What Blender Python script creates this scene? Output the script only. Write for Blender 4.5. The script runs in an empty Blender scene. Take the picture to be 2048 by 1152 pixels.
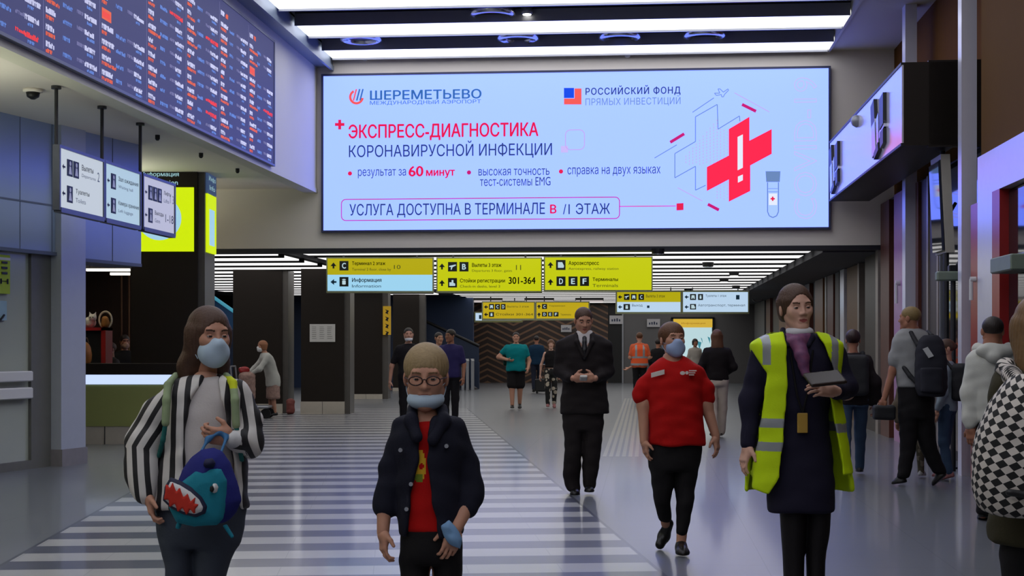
import bpy, math, random
import numpy as np
from mathutils import Matrix, Vector
# ------------------------------------------------------------------ camera, world, exposure
F = 3000.0            # focal length in pixels of the 2048 px wide frame
CAMZ = 1.44           # lens height above the floor
HOR = 690.0           # horizon row
scene = bpy.context.scene
C = scene.collection
cam = bpy.data.cameras.new('camera'); camo = bpy.data.objects.new('camera', cam); C.objects.link(camo)
camo.location = (0, 0, CAMZ); camo.rotation_euler = (math.pi/2, 0, 0)
cam.sensor_width = 36.0; cam.lens = 36.0*F/2048.0
cam.shift_y = (HOR-576.0)/2048.0
cam.clip_start = .1; cam.clip_end = 300
scene.camera = camo
scene.view_settings.view_transform = 'Standard'; scene.view_settings.look = 'None'
scene.view_settings.gamma = 1.0; scene.view_settings.use_curve_mapping = False
scene.view_settings.exposure = 0.0
wd = bpy.data.worlds.new('world'); scene.world = wd; wd.use_nodes = True
wd.node_tree.nodes['Background'].inputs[0].default_value = (.75, .8, 1, 1)
wd.node_tree.nodes['Background'].inputs[1].default_value = .12
try:
    scene.cycles.use_denoising = True
    scene.cycles.max_bounces = 6; scene.cycles.diffuse_bounces = 3; scene.cycles.glossy_bounces = 3
    scene.cycles.caustics_reflective = False; scene.cycles.caustics_refractive = False
except Exception: pass
STRIP_L = 3.0        # radiance of the main hall's ceiling strips
STRIP_NEAR = 2.4      # radiance of the strips over and behind the camera
FAR_L = 1.25          # radiance of the far hall's ceiling strips
random.seed(7); np.random.seed(7)
TH = math.atan(.0887); CT, ST = math.cos(TH), math.sin(TH)     # the hall's axis against the lens axis
def W(px, py, Y): return np.array([(px-1024)/F*Y, Y, CAMZ+(HOR-py)/F*Y])
def to_hall(X, Y): return X*CT-Y*ST, X*ST+Y*CT
def from_hall(u, v): return u*CT+v*ST, -u*ST+v*CT
def on_v(px, py, v):            # pixel -> (u, z) on the plane v = const of the hall
    q = (px-1024)/F; Y = v/(q*ST+CT); u, _ = to_hall(q*Y, Y); return u, CAMZ+(HOR-py)/F*Y
def on_u(px, py, u):            # pixel -> (v, z) on the plane u = const of the hall
    q = (px-1024)/F; Y = u/(q*CT-ST); _, v = to_hall(q*Y, Y); return v, CAMZ+(HOR-py)/F*Y
# ------------------------------------------------------------------ materials
def lin(c):
    return tuple((x/255/12.92 if x/255 <= .04045 else ((x/255+.055)/1.055)**2.4) for x in c[:3])+(1,)
class NT:
    def __init__(s, name):
        s.m = bpy.data.materials.new(name); s.m.use_nodes = True; s.t = s.m.node_tree
        s.b = s.t.nodes['Principled BSDF']
    def n(s, typ, **kw):
        o = s.t.nodes.new(typ)
        for k, v in kw.items(): setattr(o, k, v)
        return o
    def put(s, sock, v):
        if isinstance(v, bpy.types.NodeSocket): s.t.links.new(v, sock)
        else: sock.default_value = v
    def math(s, op, a, b=0, c=0):
        o = s.n('ShaderNodeMath', operation=op); s.put(o.inputs[0], a); s.put(o.inputs[1], b); s.put(o.inputs[2], c); return o.outputs[0]
    def mix(s, f, a, b):
        o = s.n('ShaderNodeMix', data_type='RGBA'); s.put(o.inputs[0], f); s.put(o.inputs[6], a); s.put(o.inputs[7], b); return o.outputs[2]
    def pos(s, obj=False):
        if obj: return s.n('ShaderNodeTexCoord').outputs['Object']
        return s.n('ShaderNodeNewGeometry').outputs['Position']
    def dot(s, v, d):
        o = s.n('ShaderNodeVectorMath', operation='DOT_PRODUCT'); s.put(o.inputs[0], v); o.inputs[1].default_value = d; return o.outputs['Value']
    def noise(s, v, scale, detail=3):
        o = s.n('ShaderNodeTexNoise'); s.put(o.inputs['Vector'], v); o.inputs['Scale'].default_value = scale; o.inputs['Detail'].default_value = detail; return o.outputs[0]
    def attr(s, name):
        return s.n('ShaderNodeAttribute', attribute_name=name).outputs['Fac']
    def bump(s, h, strength, dist=.01):
        o = s.n('ShaderNodeBump'); o.inputs['Strength'].default_value = strength; o.inputs['Distance'].default_value = dist
        s.put(o.inputs['Height'], h); s.t.links.new(o.outputs[0], s.b.inputs['Normal'])
    def step(s, x, e): return s.math('GREATER_THAN', x, e)
    def col(s, v): s.put(s.b.inputs['Base Color'], v)
def mat(name, rgb, rough=.6, metal=0., spec=.4, noise=.12, nscale=9., bump=0., bscale=60., emis=None, blue=1.):
    k = NT(name); b = k.b; c = lin(rgb)
    b.inputs['Roughness'].default_value = rough; b.inputs['Metallic'].default_value = metal
    b.inputs['Specular IOR Level'].default_value = spec
    if emis:
        b.inputs['Base Color'].default_value = (c[0]*.12, c[1]*.12, c[2]*.12, 1)
        b.inputs['Emission Color'].default_value = (c[0], c[1], c[2]*blue, 1); b.inputs['Emission Strength'].default_value = emis
        b.inputs['Specular IOR Level'].default_value = .2
        return k.m
    if noise:
        nz = k.noise(k.pos(True), nscale)
        d = tuple(x*(1-noise) for x in c[:3])+(1,); e = tuple(min(1, x*(1+noise)) for x in c[:3])+(1,)
        k.col(k.mix(nz, d, e))
    else: b.inputs['Base Color'].default_value = c
    if bump: k.bump(k.noise(k.pos(True), bscale, 4), bump)
    return k.m
_mc = {}
def M(name, *a, **kw):
    if name not in _mc: _mc[name] = mat(name, *a, **kw)
    return _mc[name]
# ------------------------------------------------------------------ object helpers
def tag(o, label=None, cat=None, group=None, kind=None):
    if label: o['label'] = label
    if cat: o['category'] = cat
    if group: o['group'] = group
    if kind: o['kind'] = kind
    return o
def thing(name, label, cat, loc=(0, 0, 0), rz=0., group=None):
    o = bpy.data.objects.new(name, None); C.objects.link(o); o.empty_display_size = .1
    o.location = loc; o.rotation_euler = (0, 0, rz)
    return tag(o, label, cat, group)
def link_mesh(name, verts, faces, mats, mi=None, parent=None, smooth=False, loc=None, rz=None):
    me = bpy.data.meshes.new(name)
    verts = np.asarray(verts, dtype=np.float32)
    if isinstance(faces, np.ndarray) and len(faces):
        nf, w = faces.shape
        me.vertices.add(len(verts)); me.vertices.foreach_set('co', verts.ravel())
        me.loops.add(nf*w); me.loops.foreach_set('vertex_index', faces.astype(np.int32).ravel())
        me.polygons.add(nf); me.polygons.foreach_set('loop_start', np.arange(0, nf*w, w, dtype=np.int32))
        me.polygons.foreach_set('loop_total', np.full(nf, w, dtype=np.int32))
    else:
        me.from_pydata(verts.tolist(), [], [list(map(int, f)) for f in faces])
    if not isinstance(mats, (list, tuple)): mats = [mats]
    for m in mats: me.materials.append(m)
    if mi is not None: me.polygons.foreach_set('material_index', np.asarray(mi, dtype=np.int32))
    if smooth: me.polygons.foreach_set('use_smooth', np.ones(len(me.polygons), dtype=bool))
    me.update(calc_edges=True); me.validate()
    o = bpy.data.objects.new(name, me); C.objects.link(o)
    if parent is not None: o.parent = parent
    if loc is not None: o.location = loc
    if rz is not None: o.rotation_euler = (0, 0, rz)
    return o
_tc = {}
def text_geo(s, bold=0., outline=0., spacing=1.):
    key = (s, bold, outline, spacing)
    if key in _tc: return _tc[key]
    cu = bpy.data.curves.new('t', 'FONT'); cu.body = s; cu.size = 1; cu.resolution_u = 3; cu.space_character = spacing
    if outline: cu.fill_mode = 'NONE'; cu.bevel_depth = outline; cu.bevel_resolution = 0
    ob = bpy.data.objects.new('t', cu); C.objects.link(ob)
    dg = bpy.context.evaluated_depsgraph_get(); dg.update(); oe = ob.evaluated_get(dg)
    if outline:
        me = bpy.data.meshes.new_from_object(oe)
        v = np.array([tuple(x.co) for x in me.vertices])[:, :2]; f = [tuple(p.vertices) for p in me.polygons]; bpy.data.meshes.remove(me)
    else:                                   # fill every contour by itself: the letters' contours overlap
        loops = []
        for sp in oe.to_curve(dg).splines:
            P = []
            if sp.type == 'BEZIER':
                B = list(sp.bezier_points)
                for k in range(len(B)):
                    p, q = B[k], B[(k+1) % len(B)]; st = (p.handle_right-p.co).length+(q.handle_left-q.co).length < 1e-5 or (p.handle_right_type == 'VECTOR' and q.handle_left_type == 'VECTOR')
                    for t in ((0,) if st else (0, .25, .5, .75)):
                        c = p.co*(1-t)**3+p.handle_right*3*t*(1-t)**2+q.handle_left*3*t*t*(1-t)+q.co*t**3; P.append((c.x, c.y))
            else: P = [(p.co[0], p.co[1]) for p in sp.points]
            if len(P) > 2: loops.append(np.array(P))
        oe.to_curve_clear()
        V, f = [], []                       # non-zero winding fill, letter by letter, in horizontal slabs
        loops.sort(key=lambda P: P[:, 0].min()); glyphs = []
        for P in loops:
            if glyphs and P[:, 0].min() < glyphs[-1][1]-.002: glyphs[-1][0].append(P); glyphs[-1][1] = max(glyphs[-1][1], P[:, 0].max())
            else: glyphs.append([[P], P[:, 0].max()])
        for G, _ in glyphs:
            A = np.concatenate(G); B = np.concatenate([np.roll(P, -1, 0) for P in G])
            ys = np.unique(np.round(A[:, 1], 3)); ys = [y_ for k_, y_ in enumerate(ys) if k_ == 0 or y_-ys[k_-1] > .0015]
            for y0, y1 in zip(ys[:-1], ys[1:]):
                ym = (y0+y1)/2; m_ = (np.minimum(A[:, 1], B[:, 1]) < ym) & (np.maximum(A[:, 1], B[:, 1]) > ym)
                a_, b_ = A[m_], B[m_]
                if not len(a_): continue
                X = lambda y_: a_[:, 0]+(b_[:, 0]-a_[:, 0])*(np.clip(y_, np.minimum(a_[:, 1], b_[:, 1]), np.maximum(a_[:, 1], b_[:, 1]))-a_[:, 1])/(b_[:, 1]-a_[:, 1])
                xm, xa, xb = X(ym), X(y0), X(y1); o_ = np.argsort(xm); wn, st = 0, None
                for k_ in o_:
                    w0 = wn; wn += 1 if b_[k_, 1] > a_[k_, 1] else -1
                    if w0 == 0: st = k_
                    elif wn == 0:
                        n = len(V); V += [(xa[st], y0), (xa[k_], y0), (xb[k_], y1), (xb[st], y1)]; f.append((n, n+1, n+2, n+3))
        v = np.array(V)
        if bold:
            n = len(v); f0 = list(f); v0 = v.copy()
            for dx, dy in ((bold, 0), (-bold, 0), (0, bold*.7), (0, -bold*.7)):
                f += [tuple(k+len(v) for k in t_) for t_ in f0]; v = np.concatenate([v, v0+(dx, dy)])
    bpy.data.objects.remove(ob); bpy.data.curves.remove(cu)
    lo, hi = v.min(0), v.max(0)
    _tc[key] = (v-lo, f, hi-lo, None)
    return _tc[key]
class MB:
    def __init__(s): s.v = []; s.f = []; s.m = []
    def add(s, vs, fs, mi=0):
        n = len(s.v); s.v += [tuple(map(float, x)) for x in vs]; s.f += [tuple(i+n for i in f) for f in fs]; s.m += [mi]*len(fs); return s
    def box(s, x0, x1, y0, y1, z0, z1, mi=0):
        x0, x1 = min(x0, x1), max(x0, x1); y0, y1 = min(y0, y1), max(y0, y1); z0, z1 = min(z0, z1), max(z0, z1)
        return s.add([(x0,y0,z0),(x1,y0,z0),(x1,y1,z0),(x0,y1,z0),(x0,y0,z1),(x1,y0,z1),(x1,y1,z1),(x0,y1,z1)],
            [(3,2,1,0),(4,5,6,7),(0,1,5,4),(1,2,6,5),(2,3,7,6),(3,0,4,7)], mi)
    def rbox(s, x0, x1, y0, y1, z0, z1, r=.01, mi=0):      # box with its edges chamfered
        xs = [(x0, x1), (x0+r, x1-r)]; A = []
        for (z, k) in ((z0, r), (z0+r, 0), (z1-r, 0), (z1, r)):
            a, b, c, d = x0+k, x1-k, y0+k, y1-k; q = r
            A.append([(a+q,c,z),(b-q,c,z),(b,c+q,z),(b,d-q,z),(b-q,d,z),(a+q,d,z),(a,d-q,z),(a,c+q,z)])
        vs = sum(A, []); fs = [tuple(range(7, -1, -1)), tuple(range(24, 32))]
        for l in range(3):
            for i in range(8): j = (i+1) % 8; fs.append((l*8+i, l*8+j, l*8+8+j, l*8+8+i))
        return s.add(vs, fs, mi)
    def prism(s, pts, fn, d0, d1, mi=0):         # polygon (a, b) extruded from depth d0 to d1; fn(a, b, d) -> xyz
        n = len(pts); vs = [fn(a, b, d0) for a, b in pts]+[fn(a, b, d1) for a, b in pts]
        fs = [tuple(range(n)), tuple(range(2*n-1, n-1, -1))]+[(i, (i+1) % n+0, (i+1) % n+n, i+n) for i in range(n)]
        return s.add(vs, fs, mi)
    def poly(s, pts, fn, d, mi=0): return s.add([fn(a, b, d) for a, b in pts], [tuple(range(len(pts)))], mi)
    def line(s, a, b, w, fn, d, mi=0):
        dx, dy = b[0]-a[0], b[1]-a[1]; L = math.hypot(dx, dy) or 1; nx, ny = -dy/L*w/2, dx/L*w/2
        return s.poly([(a[0]+nx, a[1]+ny), (b[0]+nx, b[1]+ny), (b[0]-nx, b[1]-ny), (a[0]-nx, a[1]-ny)], fn, d, mi)
    def disc(s, c, r, fn, d, mi=0, n=20, ry=None):
        return s.poly([(c[0]+r*math.cos(i*2*math.pi/n), c[1]+(ry or r)*math.sin(i*2*math.pi/n)) for i in range(n)], fn, d, mi)
    def ring(s, c, r0, r1, fn, d, mi=0, n=24, a0=0, a1=2*math.pi):
        for i in range(n):
            t0, t1 = a0+(a1-a0)*i/n, a0+(a1-a0)*(i+1)/n
            s.poly([(c[0]+r*math.cos(t), c[1]+r*math.sin(t)) for r, t in ((r0,t0),(r1,t0),(r1,t1),(r0,t1))], fn, d, mi)
        return s
    def rrect(s, x0, x1, y0, y1, r, w, fn, d, mi=0):   # outline of a rounded rectangle
        P = []
        for cx, cy, a in ((x1-r, y1-r, 0), (x0+r, y1-r, 90), (x0+r, y0+r, 180), (x1-r, y0+r, 270)):
            P += [(cx+r*math.cos(math.radians(a+t)), cy+r*math.sin(math.radians(a+t))) for t in (0, 22, 45, 68, 90)]
        for i in range(len(P)): s.line(P[i], P[(i+1) % len(P)], w, fn, d, mi)
        return s
    def text(s, t, a0, a1, b0, b1, fn, d, mi=0, bold=0., outline=0., spacing=1.):
        v, f, sz, z = text_geo(t, bold, outline, spacing)
        sb = (b1-b0)/sz[1]; sa = sb if a1 is None else (a1-a0)/sz[0]
        return s.add([fn(a0+x*sa, b0+y*sb, d) for x, y in v], f, mi)
    def vtext(s, t, a0, a1, b0, b1, fn, d, mi=0, bold=0., outline=0.):   # reads from the bottom up
        v, f, sz, z = text_geo(t, bold, outline)
        return s.add([fn(a1-y*(a1-a0)/sz[1], b0+x*(b1-b0)/sz[0], d) for x, y in v], f, mi)
    def cyl(s, p, q, r0, r1=None, n=12, mi=0, caps=True):
        p, q = Vector(p), Vector(q); r1 = r0 if r1 is None else r1; ax = (q-p).normalized()
        e = ax.orthogonal().normalized(); g = ax.cross(e); vs = []
        for c, r in ((p, r0), (q, r1)):
            vs += [tuple(c+(e*math.cos(i*2*math.pi/n)+g*math.sin(i*2*math.pi/n))*r) for i in range(n)]
        fs = [(i, (i+1) % n, n+(i+1) % n, n+i) for i in range(n)]
        if caps: fs += [tuple(range(n-1, -1, -1)), tuple(range(n, 2*n))]
        return s.add(vs, fs, mi)
    def tube(s, pts, r, n=8, mi=0):
        for a, b in zip(pts[:-1], pts[1:]): s.cyl(a, b, r, r, n, mi)
        return s
    def lathe(s, prof, c=(0, 0, 0), n=20, mi=0):
        vs = []; fs = []
        for r, z in prof: vs += [(c[0]+r*math.cos(i*2*math.pi/n), c[1]+r*math.sin(i*2*math.pi/n), c[2]+z) for i in range(n)]
        for l in range(len(prof)-1):
            for i in range(n): j = (i+1) % n; fs.append((l*n+i, l*n+j, l*n+n+j, l*n+n+i))
        fs += [tuple(range(n-1, -1, -1)), tuple(range((len(prof)-1)*n, len(prof)*n))]
        return s.add(vs, fs, mi)
    def build(s, name, mats, parent=None, smooth=False, loc=None, rz=None):
        return link_mesh(name, s.v, s.f, mats, s.m, parent, smooth, loc, rz)
def struct(name, mb, mats, rz=-TH, loc=(0, 0, 0), smooth=False):
    o = mb.build(name, mats, None, smooth, loc, rz); o['kind'] = 'structure'; return o
def front(x, z, d): return (x, -d, z)        # a face that looks along -y, raised by d
def side(y, z, d): return (d, y, z)          # a face that looks along +x
# ------------------------------------------------------------------ smooth solids: signed distance fields -> quads
def _sub(p, lo, hi, k): return dict(f=p, lo=np.array(lo, float), hi=np.array(hi, float), k=k, op='u')
def op(p, o, k=None):
    p = dict(p); p['op'] = o
    if k is not None: p['k'] = k
    return p
def cone(a, b, ra, rb, k=.03):
    a, b = np.array(a, float), np.array(b, float); ab = b-a; L2 = max(ab@ab, 1e-9); R = max(ra, rb)
    def f(X, Y, Z):
        t = np.clip(((X-a[0])*ab[0]+(Y-a[1])*ab[1]+(Z-a[2])*ab[2])/L2, 0, 1)
        return np.sqrt((X-a[0]-t*ab[0])**2+(Y-a[1]-t*ab[1])**2+(Z-a[2]-t*ab[2])**2)-(ra+(rb-ra)*t)
    return _sub(f, np.minimum(a, b)-R, np.maximum(a, b)+R, k)
def chain(pts, k=.03):                   # pts: (xyz, radius)
    return [cone(p[0], q[0], p[1], q[1], k) for p, q in zip(pts[:-1], pts[1:])]
def ell(c, r, R=None, k=.03):
    c = np.array(c, float); r = np.array(r, float); R = np.eye(3) if R is None else np.array(R)
    ext = np.sqrt(((R*r)**2).sum(1))
    def f(X, Y, Z):
        x, y, z = X-c[0], Y-c[1], Z-c[2]
        a = [(R[0,i]*x+R[1,i]*y+R[2,i]*z) for i in range(3)]
        k0 = np.sqrt(sum((a[i]/r[i])**2 for i in range(3))); k1 = np.sqrt(sum((a[i]/r[i]**2)**2 for i in range(3)))+1e-9
        return k0*(k0-1)/k1
    return _sub(f, c-ext, c+ext, k)
def rbx(c, h, R=None, r=.01, k=.02):
    c = np.array(c, float); h = np.array(h, float); R = np.eye(3) if R is None else np.array(R)
    ext = np.abs(R)@h
    def f(X, Y, Z):
        x, y, z = X-c[0], Y-c[1], Z-c[2]
        q = [np.abs(R[0,i]*x+R[1,i]*y+R[2,i]*z)-h[i]+r for i in range(3)]
        o = np.sqrt(sum(np.maximum(t, 0)**2 for t in q))+np.minimum(np.maximum(np.maximum(q[0], q[1]), q[2]), 0)
        return o-r
    return _sub(f, c-ext, c+ext, k)
def half(n, d, k=.01):                   # keeps n.p < d
    n = np.array(n, float)
    return dict(f=lambda X, Y, Z: n[0]*X+n[1]*Y+n[2]*Z-d, lo=None, hi=None, k=k, op='i')
def dens(x, y, m=6):                     # cubic through the knots
    x, y = np.array(x, float), np.array(y, float); n = len(x)
    if n < 3: return x, y
    h = np.diff(x); dl = np.diff(y)/h; s = np.zeros(n); s[0], s[-1] = dl[0], dl[-1]
    for i in range(1, n-1):
        s[i] = 0 if dl[i-1]*dl[i] <= 0 else 2*dl[i-1]*dl[i]/(dl[i-1]+dl[i])
    X, Y = [], []
    for i in range(n-1):
        t = np.linspace(0, 1, m, endpoint=False)
        X.append(x[i]+t*h[i]); Y.append((2*t**3-3*t**2+1)*y[i]+(t**3-2*t**2+t)*h[i]*s[i]+(-2*t**3+3*t**2)*y[i+1]+(t**3-t**2)*h[i]*s[i+1])
    return np.append(np.concatenate(X), x[-1]), np.append(np.concatenate(Y), y[-1])
def zst(rows, yaw=0., n=2.3, k=.03, cap=.02):   # stacked ellipses: rows of (z, cx, cy, rx, ry)
    A = np.array(sorted(rows), float); z = A[:, 0]; D = [dens(z, A[:, i]) for i in range(1, 5)]
    c, s = math.cos(yaw), math.sin(yaw); z0, z1 = z[0], z[-1]
    def f(X, Y, Z):
        zi = np.clip(Z, z0, z1); cx, cy, rx, ry = [np.interp(zi.ravel(), d[0], d[1]).reshape(zi.shape) for d in D]
        dx, dy = X-cx, Y-cy; a, b = np.abs(dx*c+dy*s), np.abs(-dx*s+dy*c)
        ro = ((a/rx)**n+(b/ry)**n)**(1/n); k1 = np.sqrt((a/rx**2)**2+(b/ry**2)**2)+1e-6
        d = np.where(ro > .05, ro*(ro-1)/np.maximum(k1, 1e-3), -np.minimum(rx, ry))
        e = np.maximum(z0-Z, Z-z1)+0*d; h = np.maximum(cap-np.abs(d-e), 0)/cap
        return np.maximum(d, e)+h*h*cap*.25
    R = np.maximum(A[:, 3], A[:, 4])
    return _sub(f, [(A[:,1]-R).min(), (A[:,2]-R).min(), z0], [(A[:,1]+R).max(), (A[:,2]+R).max(), z1], k)
def poly2(P):
    P = np.array(P, float)
    def f(a, b):
        d = np.full(np.broadcast(a, b).shape, 1e9); s = np.ones(d.shape)
        for i in range(len(P)):
            p, q = P[i], P[i-1]; e = q-p; wx, wy = a-p[0], b-p[1]
            t = np.clip((wx*e[0]+wy*e[1])/(e@e+1e-12), 0, 1); d = np.minimum(d, (wx-e[0]*t)**2+(wy-e[1]*t)**2)
            c1, c2, c3 = b >= p[1], b < q[1], e[0]*wy > e[1]*wx
            s = np.where((c1 & c2 & c3) | (~c1 & ~c2 & ~c3), -s, s)
        return s*np.sqrt(d)
    return f
def pillow(P, y0, h, r=.02, k=.01, soft=0.):     # outline P in (x, z), half-thickness h about depth y0
    g = poly2(P); A = np.array(P)
    def f(X, Y, Z):
        d2 = g(X[:, :, 0], Z[0, 0, :][None, :]) if X.ndim == 3 else g(X, Z)
        d2 = d2[:, None, :]; hh = h
        if soft: hh = h*np.clip(-d2/soft, .05, 1)**.5
        a = np.maximum(d2+r, 0); b = np.maximum(np.abs(Y-y0)-hh+r, 0)
        return np.sqrt(a*a+b*b)+np.minimum(np.maximum(d2+r, np.abs(Y-y0)-hh+r), 0)-r
    return _sub(f, [A[:,0].min(), y0-h, A[:,1].min()], [A[:,0].max(), y0+h, A[:,1].max()], k)
def clip_poly(P, k=.006):
    g = poly2(P)
    return dict(f=lambda X, Y, Z: g(X[:, :, 0], Z[0, 0, :][None, :])[:, None, :]+0*Y, lo=None, hi=None, k=k, op='i')
def sdf(prims, vox, folds=0., fs=1.):
    us = [p for p in prims if p['op'] == 'u']
    lo = np.min([p['lo'] for p in us], 0)-3*vox; hi = np.max([p['hi'] for p in us], 0)+3*vox
    n = np.ceil((hi-lo)/vox).astype(int)+1
    ax = [lo[i]+vox*np.arange(n[i]) for i in range(3)]
    D = np.full(n, .3, np.float32)
    for p in prims:
        if p['lo'] is None: sl = (slice(None),)*3
        else:
            m = p['k']+2*vox+.012
            i0 = np.maximum(np.floor((p['lo']-m-lo)/vox).astype(int), 0); i1 = np.minimum(np.ceil((p['hi']+m-lo)/vox).astype(int)+1, n)
            if (i1 <= i0).any(): continue
            sl = tuple(slice(a, b) for a, b in zip(i0, i1))
        X, Y, Z = ax[0][sl[0]][:, None, None], ax[1][sl[1]][None, :, None], ax[2][sl[2]][None, None, :]
        d = p['f'](X, Y, Z); A = D[sl]; k = max(p['k'], 1e-4)
        if p['op'] == 'u':
            h = np.maximum(k-np.abs(A-d), 0)/k; D[sl] = np.minimum(A, d)-h*h*k*.25
        else:
            if p['op'] == 's': d = -d
            h = np.maximum(k-np.abs(A-d), 0)/k; D[sl] = np.maximum(A, d)+h*h*k*.25
    if folds:
        X, Y, Z = ax[0][:, None, None], ax[1][None, :, None], ax[2][None, None, :]
        w = np.sin(X*31*fs+Z*17*fs+2*np.sin(Z*9*fs+Y*5))+np.sin(Z*43*fs-X*22*fs+Y*13*fs+1.3)+.7*np.sin(Z*71*fs+X*9+Y*41*fs)
        D += (folds*.27*w).astype(np.float32)
    return nets(D, lo, vox)
_CO = np.array([(i, j, k) for i in (0, 1) for j in (0, 1) for k in (0, 1)])
def nets(D, lo, vox):
    I = D < 0; n = D.shape
    cnt = sum(I[i:n[0]-1+i, j:n[1]-1+j, k:n[2]-1+k].astype(np.int8) for i, j, k in _CO)
    act = np.argwhere((cnt > 0) & (cnt < 8))
    if not len(act): return np.zeros((0, 3)), np.zeros((0, 4), int)
    val = np.stack([D[act[:,0]+i, act[:,1]+j, act[:,2]+k] for i, j, k in _CO], 1)
    S = np.zeros((len(act), 3)); N = np.zeros(len(act))
    for a in range(8):
        for b in range(a+1, 8):
            if np.abs(_CO[a]-_CO[b]).sum() != 1: continue
            x = (val[:, a] < 0) != (val[:, b] < 0)
            t = np.where(x, val[:, a]/np.where(x, val[:, a]-val[:, b], 1), 0)
            S += np.where(x[:, None], _CO[a]+t[:, None]*(_CO[b]-_CO[a]), 0); N += x
    V = lo+vox*(act+S/N[:, None])
    idx = -np.ones(tuple(np.array(n)-1), np.int64); idx[tuple(act.T)] = np.arange(len(act))
    Fs = []
    for axn in range(3):
        u, w = (axn+1) % 3, (axn+2) % 3
        s0 = [slice(None)]*3; s1 = [slice(None)]*3; s0[axn] = slice(0, n[axn]-1); s1[axn] = slice(1, n[axn])
        A, B = I[tuple(s0)], I[tuple(s1)]
        e = np.argwhere(A != B); ok = (e[:, u] > 0) & (e[:, w] > 0) & (e[:, u] < n[u]-1) & (e[:, w] < n[w]-1); e = e[ok]
        if not len(e): continue
        sgn = A[tuple(e.T)]; q = []
        for du, dw in ((1, 1), (0, 1), (0, 0), (1, 0)):
            c = e.copy(); c[:, u] -= du; c[:, w] -= dw; q.append(idx[tuple(c.T)])
        q = np.stack(q, 1); q[~sgn] = q[~sgn][:, ::-1]; Fs.append(q)
    return V, np.concatenate(Fs)
def rotz(a): c, s = math.cos(a), math.sin(a); return np.array([[c, -s, 0], [s, c, 0], [0, 0, 1]])
def rotx(a): c, s = math.cos(a), math.sin(a); return np.array([[1, 0, 0], [0, c, -s], [0, s, c]])
def roty(a): c, s = math.cos(a), math.sin(a); return np.array([[c, 0, s], [0, 1, 0], [-s, 0, c]])
def unit(v): v = np.array(v, float); return v/(np.linalg.norm(v)+1e-12)
# ------------------------------------------------------------------ heads, hands, shoes (local frames, metres)
_hc = {}
def head_geo(vox, fem=False):
    key = ('h', vox, fem)
    if key in _hc: return _hc[key]
    j = .88 if fem else 1.; q = .8 if fem else 1.
    P = [ell((0, .012, .033), (.075, .096, .082)), ell((0, -.028, -.042), (.060*j*(.96 if fem else 1), .064, .076), k=.03),
         ell((0, -.070, -.098), (.020*j, .019*j, .017), k=.03),
         cone((.052*j, .0, -.055+.006*(j < 1)), (.012, -.068, -.099), .019*j*j, .014*j, .03), cone((-.052*j, .0, -.055+.006*(j < 1)), (-.012, -.068, -.099), .019*j*j, .014*j, .03),
         ell((.038, -.059, -.018), (.019, .017, .017), k=.04), ell((-.038, -.059, -.018), (.019, .017, .017), k=.04),
         cone((-.036, -.074, .025), (.036, -.074, .025), .013*q, .013*q, .02),
         op(ell((.031, -.100, .003), (.019, .018, .013)), 's', .016), op(ell((-.031, -.100, .003), (.019, .018, .013)), 's', .016),
         cone((0, -.086, .012), (0, -.105+.005*(q < 1), -.026), .0075*q, .0115*q, .012),
         ell((.011, -.093, -.030), (.009, .011, .008), k=.008), ell((-.011, -.093, -.030), (.009, .011, .008), k=.008),
         cone((-.018, -.084, -.057), (.018, -.084, -.057), .006, .006, .008), cone((-.015, -.083, -.067), (.015, -.083, -.067), .0075, .0075, .008),
         op(cone((-.022, -.094, -.0618), (.022, -.094, -.0618), .003, .003), 's', .005),
         ell((.076, .010, -.006), (.010, .021, .032), rotz(.35), k=.008), ell((-.076, .010, -.006), (.010, .021, .032), rotz(-.35), k=.008),
         cone((0, .022, -.05), (0, .034, -.17), .050*j, .052*j, .03)]
    V, Fq = sdf(P, vox)
    c = V[Fq].mean(1); x, y, z = np.abs(c[:, 0]), c[:, 1], c[:, 2]; mi = np.zeros(len(Fq), int)
    mi[(x < .021) & (y < -.07) & (z < -.0535-.16*x) & (z > -.0735+.42*x)] = 1
    bz = .0235+.20*np.minimum(x-.016, .016)-.12*np.maximum(x-.036, 0)
    mi[(x > .014) & (x < .048) & (y < -.05) & (np.abs(z-bz) < .0036)] = 2
    E = [ell((sx*.031, -.0735, .002), (.0130, .0130, .0110)) for sx in (1, -1)]
    Ve, Fe = sdf(E, min(vox, .004)); ce = Ve[Fe].mean(1); me = np.full(len(Fe), 3)
    me[((np.abs(ce[:, 0])-.031)**2+(ce[:, 2]-.002)**2 < .0070**2) & (ce[:, 1] < -.08)] = 4
    me[(ce[:, 2] > .0060) | (ce[:, 2] < -.0030)] = 0
    _hc[key] = (np.concatenate([V, Ve]), np.concatenate([Fq, Fe+len(V)]), np.concatenate([mi, me])); return _hc[key]
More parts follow.
